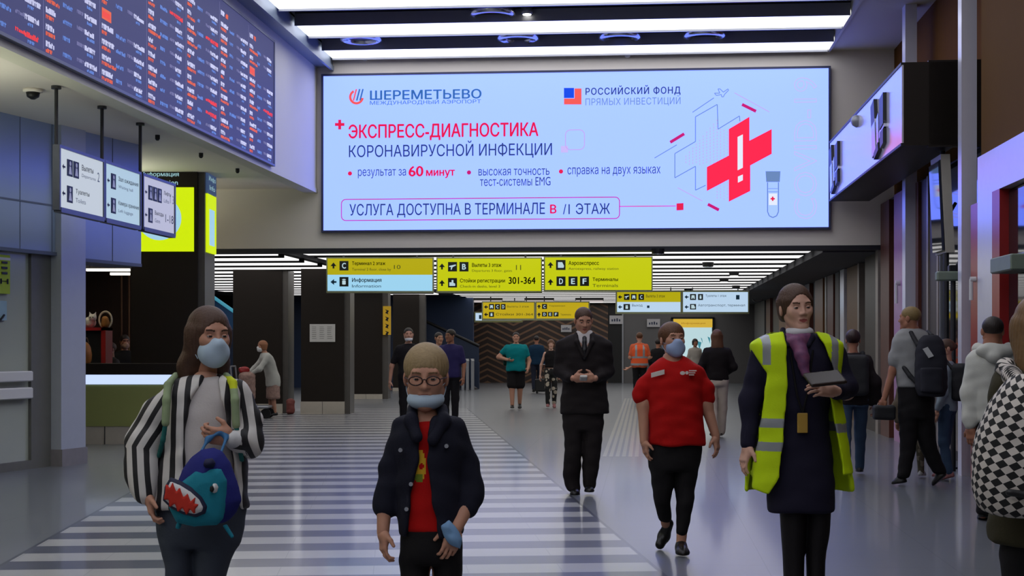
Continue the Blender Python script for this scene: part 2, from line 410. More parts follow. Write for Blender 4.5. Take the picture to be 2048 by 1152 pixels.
def hand_geo(curl, vox, spread=1., thumb=0.):
    key = ('p', curl, vox, spread, thumb)
    if key in _hc: return _hc[key]
    P = [cone((0, 0, .012), (0, 0, -.02), .024, .026, .02), rbx((.0, 0, -.052), (.040, .0135, .042), r=.013, k=.02), ell((.026, .008, -.036), (.016, .014, .028), k=.015)]
    for bx, bz, L, r in ((.030, -.090, .070, .0088), (.0102, -.095, .079, .009), (-.0102, -.092, .072, .0086), (-.0298, -.083, .056, .0078)):
        p = np.array([bx, 0, bz+.012]); a = .25*curl; sp = bx*1.2*spread
        for i, fr in enumerate((.46, .31, .23)):
            q = p+L*fr*np.array([sp*math.cos(a), math.sin(a), -math.cos(a)]) if i == 0 else p+L*fr*np.array([sp*.6*math.cos(a), math.sin(a), -math.cos(a)])
            P.append(cone(p, q, r*(1-.1*i), r*(.92-.1*i), .004 if i else .006)); p = q; a += (.75+.25*i)*curl
    t0 = np.array([.030, .006, -.022]); t1 = t0+.040*unit([.72-.5*thumb, .35+.5*thumb, -.62]); t2 = t1+.030*unit([.35-.4*thumb, .35+.5*thumb, -.9])
    P += [cone(t0, t1, .0135, .0105, .012), cone(t1, t2, .0105, .0078, .004)]
    _hc[key] = sdf(P, vox); return _hc[key]
def hand_at(w, d, t, right, curl=.6, vox=.003, sc=1., spread=1., thumb=0.):
    V, Fq = hand_geo(curl, vox, spread, thumb)
    z = -unit(d); x = np.array(t, float); x = unit(x-z*(x@z)); y = np.cross(z, x)*(1 if right else -1)
    R = np.stack([x, y, z], 1); V = np.array(w)+(V*sc)@R.T
    return V, (Fq if right else Fq[:, ::-1]), np.zeros(len(Fq), int)
def shoe_prims(heel, toe, r=.038, lift=None, k=.02, high=.0):
    h, t = np.array(heel, float), np.array(toe, float); d = t-h; L = np.linalg.norm(d); f = d/L
    sx = unit(np.cross(f, (0, 0, 1))); up = np.cross(sx, f); R = np.stack([sx, f, up], 1); m = (h+t)/2
    P = [ell(m+up*.008, (r, L/2, .052), R, k), ell(h+f*.055+up*.03, (r*.92, .06, .055), R, k), ell(t-f*.07+up*.008, (r*1.06, .07, .036), R, k)]
    if high: P.append(cone(h+f*.06+up*.04, h+f*.05+up*(.04+high), r*.95, r*.95, k))
    P.append(half(-up, -(m@up), .006)); return P
# ------------------------------------------------------------------ figures
SKIN = lambda: M('skin', (186, 136, 112), .55, noise=.06, nscale=14, bump=.05, bscale=200)
def body_mats(tone='skin', brow=(60, 42, 32), lips=(150, 82, 76)):
    s = {'skin': SKIN, 'pale': lambda: M('pale_skin', (205, 160, 140), .55, noise=.05), 'tan': lambda: M('tanned_skin', (160, 108, 84), .55, noise=.06)}[tone]()
    return [s, M('lips%d' % lips[0], lips, .45), M('brow%d_%d' % brow[:2], brow, .8), M('eye_white', (158, 148, 142), .3), M('iris', (48, 42, 40), .2)]
class Fig:
    def __init__(s, label, px, Y, tone='skin', vox=None, brow=(60, 42, 32), lips=(150, 82, 76), group='people in the hall'):
        s.Y = Y; s.s = F/Y; s.vox = vox or min(max(Y*.0012, .0085), .024); s.patch = []; s.label = label
        s.loc = np.array([(px-1024)/F*Y, Y, 0.]); s.mats = body_mats(tone, brow, lips); s.kids = []; s.J = {}; s.group = group
        s.hv = .0026 if Y < 9 else (.005 if Y < 18 else .008); s.pv = .003 if Y < 9 else (.004 if Y < 18 else .006)
        s.root = None
    def p(s, px, py, dy=0.): return W(px, py, s.Y+dy)
    def rows(s, R, shift=0.):          # (py, left px, right px, half depth[, dy])
        o = []
        for r in R:
            y = s.Y+(r[4] if len(r) > 4 else 0.)+shift; z = CAMZ+(HOR-r[0])/F*y
            o.append((z, ((r[1]+r[2])/2-1024)/F*y, y, (r[2]-r[1])/2/F*y, r[3]))
        return o
    def z(s, R, shift=0., **kw): return zst(s.rows(R, shift), **kw)
    def zz(s, R): return zst(s.rows(R), n=2.1, k=.016, cap=.04)
    def ch(s, R, k=.03): return chain([(s.p(r[0], r[1], r[3] if len(r) > 3 else 0.), r[2]) for r in R], k)
    def body(s, prims, vox=None):
        V, Fq = sdf(prims, vox or s.vox); s.patch.append((V, Fq, np.zeros(len(Fq), int)))
    def head(s, o, yaw=0., pitch=0., roll=0., sc=1., fem=False, wide=1.):
        s.ho = np.array(o, float); s.hR = rotz(yaw)@roty(roll)@rotx(pitch)@np.diag([sc*wide, sc, sc]); V, Fq, mi = head_geo(s.hv, fem)
        s.patch.append((s.ho+V@s.hR.T, Fq, mi))
    def hand(s, *a, **kw):
        kw.setdefault('vox', s.pv); s.patch.append(hand_at(*a, **kw))
    def done(s):
        n = 0; V, Fq, mi = [], [], []
        for a, b, c in s.patch: V.append(a); Fq.append(b+n); mi.append(c); n += len(a)
        s.root = link_mesh('person', np.concatenate(V)-s.loc, np.concatenate(Fq), s.mats, np.concatenate(mi), None, True, s.loc)
        tag(s.root, s.label, 'person', s.group); return s.root
    def wear(s, name, prims, m, vox=None, folds=0., fs=1., pred=None, label=None, parent=None, attr=None):
        V, Fq = sdf(prims, vox or s.vox, folds, fs); return s.mesh(name, V, Fq, m, pred, label, parent, attr)
    def mesh(s, name, V, Fq, m, pred=None, label=None, parent=None, attr=None):
        mi = None
        if pred is not None: mi = pred(V[Fq].mean(1))
        o = link_mesh(name, V-s.loc, Fq, m, mi, parent or s.root, True)
        if attr is not None:
            for k, vals in attr(V).items():
                a = o.data.attributes.new(k, 'FLOAT', 'POINT'); a.data.foreach_set('value', np.asarray(vals, np.float32))
        if label: o['label'] = label
        return o
    def local(s, name, prims, m, vox=None, label=None, folds=0., fs=1., pred=None, parent=None):  # built in the head's frame
        V, Fq = sdf(prims, vox or max(s.hv, .004), folds, fs); mi = pred(V[Fq].mean(1)) if pred else None
        o = link_mesh(name, s.ho+V@s.hR.T-s.loc, Fq, m, mi, parent or s.root, True)
        if label: o['label'] = label
        return o
    def mask(s, m=None, drop=0., chin=False, sc=1.):
        m = m or M('mask_cloth', (176, 196, 214), .75, noise=.05)
        c = -.062-drop
        P = [ell((0, -.046, c-.004), (.066*sc, .066, .062)), ell((0, -.084, c+.034), (.024, .032, .022), k=.03), ell((0, -.070, -.100), (.030, .031, .024), k=.02), half((0, 1, 0), .0)]
        if chin: P = [ell((0, -.030, -.082), (.068*sc, .076, .042)), half((0, 1, 0), .004), half((0, 0, 1), -.050, .006)]
        o = s.local('face_mask', P, m)
        L = MB()
        for sx in (1, -1):
            for dz in (.03, -.03): L.tube([tuple(s.ho+s.hR@np.array(q)-s.loc) for q in ((sx*.062, -.03, c+dz), (sx*.075, .0, (c+dz)*.5-.005), (sx*.080, .022, -.004))], .0016, 6)
        L.build('ear_loop', m, o); return o
    def hair(s, style, m, **kw):
        low = lambda z, a=.35: half((0, -a, -1), z, .01)
        cap = lambda e=0.: ell((0, .016+e*.3, .037+e*.4), (.079+e, .099+e*.8, .084+e))
        face = lambda z=.0: op(ell((0, -.114, -.030+z), (.068, .072, .092)), 's', .012)
        cheek = lambda z=0.: [op(ell((sx*.088, -.040, -.045+z), (.034, .048, .052)), 's', .012) for sx in (1, -1)]
        if style == 'short': P = [cap(.005), face(), *cheek(), low(.050)]
        elif style == 'crop': P = [cap(.0), face(.004), *cheek(.01), low(.040, .45)]
        elif style == 'mop': P = [cap(.008), face(-.012), *cheek(-.002), low(.05, .25)]
        elif style == 'fringe': P = [cap(.007), face(-.030), *cheek(-.045), low(.080, .2)]
        elif style == 'tied': P = [cap(.0), op(ell((0, -.115, -.034), (.070, .068, .088)), 's', .01), *cheek(.006), half((0, -.75, -1), .045, .01), ell((0, .115, .03), (.035, .03, .035), k=.02)]
        elif style == 'parted': P = [cap(.003), zst([(-.070, 0, .055, .060, .045), (-.02, 0, .038, .078, .068), (.04, 0, .02, .080, .090)], k=.03), op(ell((0, -.122, -.016), (.070, .086, .094)), 's', .014), op(cone((0, -.10, .085), (0, -.03, .128), .003, .003), 's', .008), ell((0, .115, -.03), (.045, .04, .045), k=.02)]
        elif style == 'bob': P = [cap(.006), zst([(-.085, 0, .03, .084, .072), (-.03, 0, .028, .088, .082), (.04, 0, .02, .084, .092)], k=.03), op(ell((0, -.105, -.052), (.060, .078, .084)), 's', .02)]
        elif style == 'long':
            L = kw.get('L', .30); w = kw.get('w', .10)
            P = [cap(.004), zst([(-L, 0, .062, w*.85, .038), (-L*.6, 0, .058, w, .055), (-.06, 0, .035, .094, .080), (.03, 0, .02, .084, .094)], k=.03), ell((.076, .012, -.006), (.018, .032, .044)), ell((-.076, .012, -.006), (.018, .032, .044)),
                 op(ell((0, -.118, -.030), (.064, .086, .094)), 's', .012), op(cone((.02, -.10, .085), (.015, -.02, .13), .003, .003), 's', .008)]
        vox = max(s.hv, .004); V, Fq = sdf(P, vox)
        if len(V): V = V*(1+(.012*np.sin(np.arctan2(V[:, 0], V[:, 1]-.02)*38+V[:, 2]*30)*np.clip(1.1-np.abs(V[:, 2]-.0)*4, 0, 1)*(V[:, 2] < .09))[:, None]*np.array([[1, 1, 0]]))
        o = link_mesh('hair', s.ho+V@s.hR.T-s.loc, Fq, m, None, s.root, True)
        if kw.get('label'): o['label'] = kw['label']
        return o
# ------------------------------------------------------------------ setting
def floor_material():
    k = NT('polished_floor'); p = k.pos()
    a = k.dot(p, (.9968, .0797, 0)); d = k.dot(p, (-.0797, .9968, 0))         # across / along the striped field
    u = k.dot(p, (CT, -ST, 0)); v = k.dot(p, (ST, CT, 0))
    band = lambda x, e, w: k.math('LESS_THAN', k.math('ABSOLUTE', k.math('SUBTRACT', x, e)), w)
    fr = lambda x, per, off=0.: k.math('FRACT', k.math('ADD', k.math('DIVIDE', x, per), off))
    inside = k.math('MULTIPLY', band(a, -.425, 2.125), k.math('LESS_THAN', d, 34.))
    s = k.math('LESS_THAN', fr(d, .76, .25-10.40/.76+14), .5)
    nz = k.noise(p, .9, 4); fine = k.noise(p, 55., 2)
    zebra = k.mix(s, lin((56, 60, 76)), lin((168, 168, 168)))
    base = k.mix(nz, lin((90, 94, 100)), lin((104, 107, 111)))
    base = k.mix(k.math('MULTIPLY', fine, .12), base, lin((90, 90, 92)))
    j = k.math('MAXIMUM', k.math('LESS_THAN', fr(u, 1.2, .35), .007), k.math('LESS_THAN', fr(v, 1.2, .75), .006))
    base = k.mix(k.math('MULTIPLY', j, .45), base, lin((60, 60, 64)))
    tact = k.math('MULTIPLY', band(u, -.30, .25), band(v, 30., 10.6))
    rib = k.math('LESS_THAN', fr(u, .083), .4)
    base = k.mix(tact, base, k.mix(rib, lin((150, 147, 138)), lin((96, 98, 112))))
    edge = k.math('MULTIPLY', band(v, 19.4, .03), band(u, 1.4, 2.))
    base = k.mix(k.math('MULTIPLY', edge, .6), base, lin((70, 70, 76)))
    zj = k.math('LESS_THAN', fr(a, .6, .2), .008)
    zebra = k.mix(k.math('MULTIPLY', zj, .35), zebra, lin((70, 72, 80)))
    c = k.mix(inside, base, zebra)
    ln = k.math('MULTIPLY', k.math('MAXIMUM', band(a, 1.70, .013), band(a, -2.55, .013)), k.math('LESS_THAN', d, 34.))
    c = k.mix(ln, c, lin((38, 42, 58)))
    k.col(c)
    k.put(k.b.inputs['Roughness'], k.math('ADD', k.math('MULTIPLY', nz, .06), .39))
    k.b.inputs['Specular IOR Level'].default_value = 1.0
    k.b.inputs['Coat Weight'].default_value = .45; k.b.inputs['Coat Roughness'].default_value = .10
    return k.m
def wood(name, c1, c2, rough=.45):
    k = NT(name); p = k.pos(True); mp = k.n('ShaderNodeMapping'); k.t.links.new(p, mp.inputs[0]); mp.inputs['Scale'].default_value = (9, 9, .6)
    k.col(k.mix(k.noise(mp.outputs[0], 3., 6), lin(c1), lin(c2))); k.b.inputs['Roughness'].default_value = rough; return k.m
def chevron_mat():
    k = NT('chevron_wood'); p = k.pos(True); x = k.dot(p, (1, 0, 0)); z = k.dot(p, (0, 0, 1))
    zig = k.math('PINGPONG', x, 1.0)
    t = k.math('FRACT', k.math('DIVIDE', k.math('ADD', z, k.math('MULTIPLY', zig, .48)), .24))
    k.col(k.mix(k.math('LESS_THAN', t, .32), lin((44, 31, 26)), lin((112, 82, 60)))); k.b.inputs['Roughness'].default_value = .5
    return k.m
white_paint = M('white_paint', (212, 208, 190), .6, noise=.03, nscale=1.5)
beige_paint = M('beige_paint', (226, 218, 206), .7, noise=.03, nscale=1.5)
dark_recess = M('dark_recess', (30, 30, 38), .6)
dark_clad = M('dark_brown_cladding', (32, 25, 19), .5, spec=.25, noise=.1)
grey_metal = M('grey_metal', (150, 152, 158), .4, .5, noise=.05)
blue_panel = M('blue_grey_panel', (150, 164, 190), .35, .25, noise=.04, nscale=2)
glass_dark = M('dark_glass', (28, 32, 38), .05, 0, .9, noise=0)
door_glass = M('grey_door_glass', (176, 182, 172), .18, .1, .6, noise=.06, nscale=2)
black_m = M('black_plastic', (16, 16, 18), .45, noise=0)
strip_m = M('strip_light', (236, 238, 248), emis=STRIP_L); strip_n = M('strip_light_near', (236, 238, 248), emis=STRIP_NEAR)
far_m = M('far_strip_light', (242, 240, 240), emis=FAR_L)
tile_m = M('cream_tile', (188, 180, 166), .4, noise=.08)
white_pl = M('white_plastic', (210, 210, 210), .4, noise=0)
struct('floor', MB().box(-16, 9, -18, 62, -.12, 0), floor_material())
# main hall
struct('ceiling', MB().box(-5.6, 4.4, -18, 24.9, 6.34, 6.5), dark_recess)
struct('ceiling_right', MB().box(2.97, 4.4, -18, 24.62, 6.20, 6.34).box(2.93, 2.97, -18, 24.62, 6.16, 6.34), white_paint)
struct('wall_left', MB().box(-5.65, -5.45, -18, 24.62, 3.97, 6.34).box(-5.45, -5.435, -18, 24.62, 3.97, 4.04), white_paint)
struct('trim_1', MB().box(-5.45, -5.18, -18, 24.62, 6.06, 6.3).box(-5.2, -5.16, -18, 24.62, 6.0, 6.08), M('ceiling_edge_metal', (128, 140, 152), .4, .3, noise=.04))
struct('ceiling_soffit', MB().box(-14, -5.65, -18, 24.62, 4.05, 4.2), beige_paint)
struct('wall_back', MB().box(-14, 4.05, 24.62, 24.95, 3.05, 6.34).box(-14, 3.8, 24.6, 24.95, 2.98, 3.05, 1), [beige_paint, dark_recess])
struct('wall_left_back', MB().box(-14.2, -14, -18, 62, 0, 4.2), dark_clad)
struct('wall_rear', MB().box(-14, 4.3, -18.2, -18, 0, 6.4), beige_paint)
strips = [(23.62, 24.46), (21.75, 22.70), (19.87, 20.82), (17.99, 18.94), (16.1, 17.05), (14.2, 15.15), (12.3, 13.25), (10.4, 11.35), (8.5, 9.45), (6.6, 7.55), (4.7, 5.65)]+[(4.7-1.9*i, 5.65-1.9*i) for i in range(1, 11)]
ordn = ['first', 'second', 'third', 'fourth', 'fifth', 'sixth', 'seventh', 'eighth', 'ninth', 'tenth', 'eleventh', 'twelfth', 'thirteenth', 'fourteenth', 'fifteenth', 'sixteenth', 'seventeenth', 'eighteenth', 'nineteenth', 'twentieth', 'last']
for i, (v0, v1) in enumerate(strips):
    t = thing('ceiling_light', '%s wide white ceiling light strip counting from the big screen wall' % ordn[min(i, 20)], 'ceiling light', (*from_hall(-1.1, v0), 6.18), -TH, 'wide light strips over the main hall')
    h = v1-v0
    MB().box(-4.05, 4.02, .03, h-.03, 0, .05).build('diffuser', strip_m if v0 > 13 else strip_n, t)
    m = MB()
    for y in (0, h-.03): m.box(-4.05, 4.02, y, y+.03, -.03, .15)
    m.box(-4.05, 4.02, .03, h-.03, .05, .15).build('frame', grey_metal, t)
# unseen linear fill lights added to brighten the left soffit and back wall
fill_glow = M('fill_lamp', (244, 248, 226), emis=42.); fill_glow_dim = M('fill_lamp_dim', (244, 248, 226), emis=13.)
for i, (u_, v_) in enumerate([(-7.6, -1.+2.45*k) for k in range(6)]+[(-9.0, 20.9), (-9.0, 22.6), (-7.15, 12.4), (-7.15, 13.3)]):
    t = thing('fill_lamp', 'added unseen fill light under left soffit %s, %s of its row' % (('beside the viewpoint' if i < 6 else ('behind the blue grey header' if i < 8 else 'left of the glass door')), ordn[i % 6]), 'ceiling light', (*from_hall(u_, v_), 2.75 if i < 6 or i > 7 else 3.1), -TH, 'added fill lights under the soffit')
    MB().box(-1., 1., .02, .23, .04, .05).build('diffuser', fill_glow_dim if i > 7 else fill_glow, t); MB().box(-1.03, 1.03, -.01, .26, -.01, .04).box(-1.03, 1.03, -.01, .01, .04, .07).box(-1.03, 1.03, .24, .26, .04, .07).build('tray', grey_metal, t)
    hz_ = 1.298 if i < 6 or i > 7 else .948; MB().tube([(-.9, .12, .05), (-.9, .12, hz_)], .006, 6).tube([(.9, .12, .05), (.9, .12, hz_)], .006, 6).build('hanger', grey_metal, t)
# recessed downlights between the strips (photo: six rings and one small lit lamp)
lit = M('lit_lamp', (255, 250, 240), emis=4.)
chrome = M('chrome_ring', (190, 195, 205), .2, .9, noise=0)
for nm, px, py, where in (('a', 722, 71, 'leftmost recess light in the dark gap above the big screen'), ('b', 1036, 69, 'middle recess light right of the screen centre in the dark gap'), ('c', 1240, 67, 'recess light right of centre in the dark gap'),
                          ('d', 1409, 64, 'rightmost recess light in the dark gap above the big screen'), ('e', 985, 20, 'recess light in the nearer dark ceiling gap'),):
    Y = (6.3-CAMZ)*F/(HOR-py); X = (px-1024)/F*Y
    t = thing('downlight', where.replace('recess', 'round recessed'), 'ceiling light', (X, Y, 6.22), -TH, 'round downlights in the ceiling gaps')
    MB().lathe([(.30, .12), (.33, .1), (.33, 0), (.27, -.02), (.24, .02), (.24, .10)], n=24).build('ring', chrome, t, True)
    MB().lathe([(.235, .04), (.15, .07), (.02, .09)], n=20).build('reflector', black_m, t, True)
Y = (6.3-CAMZ)*F/(HOR-19); t = thing('spot_lamp', 'small lit spot lamp in the dark ceiling gap near the top edge', 'ceiling light', ((1054-1024)/F*Y, Y, 6.24), -TH)
MB().lathe([(.085, .1), (.085, 0), (.07, -.01)], n=16).build('housing', grey_metal, t, True); MB().lathe([(.065, .0), (.06, -.02), (.02, -.03)], n=16).build('bulb', lit, t, True)
for nm, px, py, w in (('s', 731, 116, 'left'), ('s', 1255, 110, 'right')):
    u, z = on_v(px, py, 24.60)
    t = thing('sprinkler', 'small white sprinkler head on the wall above the big screen, %s one' % w, 'sprinkler', (*from_hall(u, 24.60), z), -TH, 'sprinklers above the screen')
    MB().cyl((0, 0, 0), (0, -.08, 0), .025, .02).cyl((0, -.08, 0), (0, -.1, -.03), .045, .05).build('head', white_pl, t)
    MB().cyl((0, .01, 0), (0, -.02, 0), .05).build('flange', white_pl, t)
# right wall
olive = M('olive_brown_panel', (88, 60, 20), .85, spec=.15, noise=.08, nscale=2); lav = M('pale_metal', (222, 222, 238), .30, .40, noise=.03)
brownp = M('brown_panel', (92, 58, 18), .9, spec=.1, noise=.1)
struct('wall_right', MB().box(4.0, 4.3, 16.6, 24.9, 0, 6.34), brownp)
struct('wall_right_front', MB().box(3.62, 4.3, -18, 16.6, 0, 6.34), olive)
Yc = 16.6; uc, vc = to_hall((1933.5-1024)/F*Yc, Yc)
struct('column_right', MB().box(uc-.075, uc+.09, vc-.09, vc+.1, 0, 6.3), lav)
struct('column_right_far', MB().box(3.62, 3.78, 21.35, 21.6, 0, 6.25), lav)
wA, wB, wC = wood('red_wood', (70, 34, 26), (104, 52, 36)), wood('orange_wood', (98, 62, 32), (134, 88, 46)), wood('dark_wood', (28, 19, 17), (48, 32, 27))
m = MB(); m.box(3.86, 4.0, 16.6, 24.6, 0, 3.75, 0); PL = 3.8
for p0, p1, mi, pr in ((1730, 1756, 0, .0), (1757, 1762, 2, .05), (1765, 1782, 1, .03), (1796, 1816, 3, .06), (1816, 1835, 4, .05), (1836, 1842, 1, .04), (1843, 1858, 0, .0), (1859, 1862, 2, .04), (1863, 1880, 0, .02), (1881, 1884, 2, .05)):
    a, _ = on_u(p0, 600, PL); b, _ = on_u(p1, 600, PL); m.box(PL-pr, 3.88, min(b, a), max(a, b), 0, 3.7, mi)
struct('wall_right_shopfront', m, [wC, wA, M('slim_profile', (150, 140, 134), .4, .4), M('pink_lit_panel', (178, 128, 168), .35), wB])
a, _ = on_u(1885, 600, PL)
o = struct('window_1', MB().box(PL-.02, PL, 16.7, a, .15, 3.68).box(PL-.04, PL, 16.66, 16.72, 0, 3.7, 1).box(PL-.04, PL, a-.03, a, 0, 3.7, 1), [glass_dark, grey_metal])
# light box over the shops
t = thing('sign_box', 'long pale fascia sign box with two dark stylised letter logos above the right shops', 'sign', (*from_hall(2.95, 17.63), 3.74), -TH)
MB().box(.02, .62, 0, 6.75, 0, .96).box(.3, 1.0, 0, .06, -.02, .98).build('box_body', dark_clad, t)
k = MB().box(0, .02, 0, 6.75, .03, .93); k.build('face_panel', M('fascia_white', (226, 224, 236), .16, .35, .9, noise=.02), t)
m = MB().box(-.01, .03, 0, 6.75, 0, .03).box(-.01, .03, 0, 6.75, .93, .96); m.build('edge_trim', black_m, t)
fnl = lambda a, b, d: (-d, a, b)      # a runs along the hall, b up
letterm = [M('sign_black', (26, 28, 36), .4, noise=0), M('sign_chrome', (188, 190, 206), .2, .8, noise=0)]
for n, (c0, vv) in enumerate(((1, 1.0), (2, 5.4))):
    L = MB(); S = 1.18
    q = lambda pts: [(vv+(1-x)*S, y) for x, y in pts]
    for P, mi, d in (([(.05,.78),(.28,.84),(.34,.55),(.10,.50)], 0, .045), ([(.12,.52),(.34,.58),(.40,.16),(.16,.10)], 1, .045), ([(.40,.56),(.54,.62),(.56,.20),(.42,.12)], 1, .035),
                     ([(.30,.14),(.58,.24),(.62,.14),(.32,.06)], 0, .05), ([(.66,.76),(.92,.80),(.92,.42),(.68,.38)], 0, .045), ([(.60,.36),(.92,.46),(.92,.38),(.60,.28)], 1, .035), ([(.70,.34),(.92,.36),(.92,.18),(.72,.14)], 0, .045)):
        L.prism(q(P), fnl, .0, d, mi)
    L.build('logo_letter', letterm, t)
# ball camera on the fascia
u0 = 2.95; v0, z0 = on_u(1713, 242, 2.93); t = thing('dome_camera', 'small grey ball camera on the top edge of the pale fascia sign box', 'camera', (*from_hall(2.93, v0), z0), -TH)
MB().lathe([(.01, -.09), (.06, -.06), (.085, 0), (.06, .06), (.02, .08)], n=16).build('ball', grey_metal, t, True); MB().cyl((0, 0, 0), (.05, 0, .02), .03).build('mount', black_m, t)
# shop portal with glass
PU = 3.5
jA, _ = on_u(1955, 600, PU); jB, _ = on_u(1984, 600, PU); jC, _ = on_u(1999, 600, PU)
redm = M('red_frame', (150, 34, 34), .3, noise=.04)
t = thing('shop_portal', 'pale shop entrance frame with red reveals beside the tall pale column', 'shop front', (*from_hall(PU, jB), 0), -TH)
MB().box(0, .12, 0, jA-jB, 0, 3.42).build('jamb', lav, t)
MB().box(0, .12, -6, 0, 2.99, 3.42).build('header', lav, t)
MB().box(.0, .11, jC-jB, 0, 0, 2.99).box(.01, .12, jA-jB, jA-jB+.38, 0, 2.95).build('reveal', redm, t)
MB().box(.09, .115, -6, jC-jB, .02, 2.97).box(.06, .12, -1.7, -1.66, 0, 2.97, 1).build('glass', [glass_dark, grey_metal], t)
v0, z0 = on_u(1952, 555, PU); MB().tube([(-.05, v0-jB, z0-.02), (-.05, v0-jB, z0-.24)], .022).cyl((.0, v0-jB, z0-.02), (-.06, v0-jB, z0-.02), .03).build('handle', white_pl, t)
v0, z0 = on_u(2030, 530, PU)
t = thing('box_shelf', 'grey green box shelf fixed to the glass at the right edge', 'shelf', (*from_hall(PU, v0), z0), -TH)
MB().rbox(-.16, .09, -.5, .32, -.07, .08, .012).build('box', M('grey_green', (120, 132, 118), .5), t); MB().box(-.02, .0, -.5, .3, .08, .1).build('lip', grey_metal, t)
# tilted display seen edge-on with its pole and gadget
Y = 17.4; X = (1892-1024)/F*Y
t = thing('hanging_display', 'tilted pale display panel seen edge-on by the right shops', 'display', (X, Y, 0), -TH)
def zz(py): return CAMZ+(HOR-py)/F*Y
MB().prism([(-.06, zz(308)), (.045, zz(308)), (.10, zz(505)), (-.0, zz(505))], lambda a, b, d: (a, d, b), 0, .62).build('panel', M('pale_casing', (176, 170, 158), .45, noise=.04), t)
MB().prism([(-.085, zz(322)), (-.06, zz(318)), (-.01, zz(500)), (-.04, zz(500))], lambda a, b, d: (a, d, b), .03, .6).build('screen', glass_dark, t)
MB().tube([(.02, .3, zz(295)), (.02, .3, zz(312))], .03).tube([(.06, .2, zz(430)), (.16, .25, zz(402))], .02).tube([(.02, .1, zz(505)), (.02, .1, 0.02)], .035).build('pole', M('dark_pole', (60, 60, 64), .4, .5), t)
MB().lathe([(.13, 0), (.13, .02), (.04, .03)], c=(.02, .1, 0)).build('base_plate', black_m, t)
t = thing('scanner_box', 'grey box gadget with a round orange lamp on a pole by the right shops', 'scanner', ((1898-1024)/F*17.1, 17.1, 0), -TH)
s_ = 17.1/F
MB().rbox(-.15, .10, -.09, .05, CAMZ+(690-562)*s_, CAMZ+(690-543)*s_, .015).build('box', M('grey_green', (120, 132, 118), .5), t)
MB().rbox(.0, .12, -.02, .10, CAMZ+(690-556)*s_, CAMZ+(690-530)*s_, .012).build('camera_head', black_m, t)
MB().cyl((.12, .04, CAMZ+(690-541)*s_), (.15, .04, CAMZ+(690-541)*s_), .055).build('lamp', M('orange_lamp', (190, 96, 60), .4), t)
MB().tube([(.05, .02, CAMZ+(690-562)*s_), (.05, .02, .0)], .03).build('pole', M('dark_pole', (60, 60, 64), .4, .5), t)
MB().tube([(.12, .0, CAMZ+(690-520)*s_), (.2, .0, CAMZ+(690-492)*s_), (.2, .0, CAMZ+(690-470)*s_)], .014).tube([(.12, .0, CAMZ+(690-478)*s_), (.26, .0, CAMZ+(690-472)*s_)], .012).tube([(.06, .02, CAMZ+(690-540)*s_), (.12, .0, CAMZ+(690-520)*s_)], .014).build('cable_arm', black_m, t)
v0, z0 = on_u(1797, 566, 3.72)
t = thing('door_handle', 'white lever handle on the pink panel of the right shops', 'handle', (*from_hall(3.74, v0), z0), -TH)  # door handle of the shop front
MB().tube([(-.05, 0, 0), (-.05, 0, -.3)], .025).cyl((0, 0, 0), (-.06, 0, 0), .04).build('lever', white_pl, t)
# ------------------------------------------------------------------ far hall
struct('ceiling_far', MB().box(-14, 5.2, 24.95, 61, 3.1, 3.25).box(2.9, 5.2, 24.95, 61, 2.96, 3.1), M('far_ceiling', (74, 74, 78), .7))
k = 0
for i in range(20):
    v = 25.05+1.6*i
    for (u0, u1, sd) in ((-5.95, 2.8, 'long'), (-12.5, -6.5, 'short left')):
        if sd != 'long' and i > 13: continue
        t = thing('light_strip', '%s %s white light strip in the far hall ceiling beyond the screen wall' % (ordn[i], sd), 'ceiling light', (*from_hall(u0, v), 3.03), -TH, 'light strips in the far hall ceiling')
        MB().box(0, u1-u0, .02, 1.16, 0, .03).build('diffuser', far_m, t); MB().box(0, u1-u0, 0, .02, -.015, .07).box(0, u1-u0, 1.16, 1.18, -.015, .07).box(0, u1-u0, .02, 1.16, .03, .07).build('frame', black_m, t)
for i, (px, py) in enumerate(((1316, 499), (1416, 526), (1468, 545), (1448, 558), (1376, 579), (1472, 572))):
    Y = (3.0-CAMZ)*F/(HOR-py)
    t = thing('spot_lamp', '%s small spot lamp below the far hall ceiling, counting away from the screen wall' % ordn[i], 'ceiling light', ((px-1024)/F*Y, Y, 2.97), 0, 'spot lamps of the far hall')
    on = i in (2, 3)
    MB().cyl((0, 0, .043), (0, 0, -.04), .11, .10, 14).build('housing', black_m, t)
    if i == 4: MB().cyl((0, 0, .043), (0, 0, .13), .02).build('stem', black_m, t)
    MB().cyl((0, 0, -.04), (0, 0, -.05), .085, .085, 14).build('lens', lit if on else chrome, t)
VB = 57.0
def U(px, v=VB): return on_v(px, 690, v)[0]
grey_wall = M('grey_far_wall', (96, 94, 94), .6, noise=.05, nscale=1.5)
struct('wall_far', MB().box(U(1246), 5.2, VB, VB+.3, 0, 3.2), grey_wall)
struct('wall_far_chevron', MB().box(U(945), U(1216), VB, VB+.3, 0, 3.2), chevron_mat())
struct('door_1', MB().box(U(1216), U(1246), VB+.02, VB+.3, 0, 3.2).box(U(1244), U(1247), VB-.04, VB+.3, 0, 3.2, 1), [black_m, grey_metal])
struct('wall_far_left', MB().box(-14, U(946, 50.), 50.0, 50.3, 0, 3.2), M('dark_blue_wall', (44, 60, 92), .4, noise=.15, nscale=.8))
struct('wall_far_right', MB().box(4.1, 4.4, 24.95, VB+.2, 0, 3.2), wC)
m = MB(); PF = 4.05
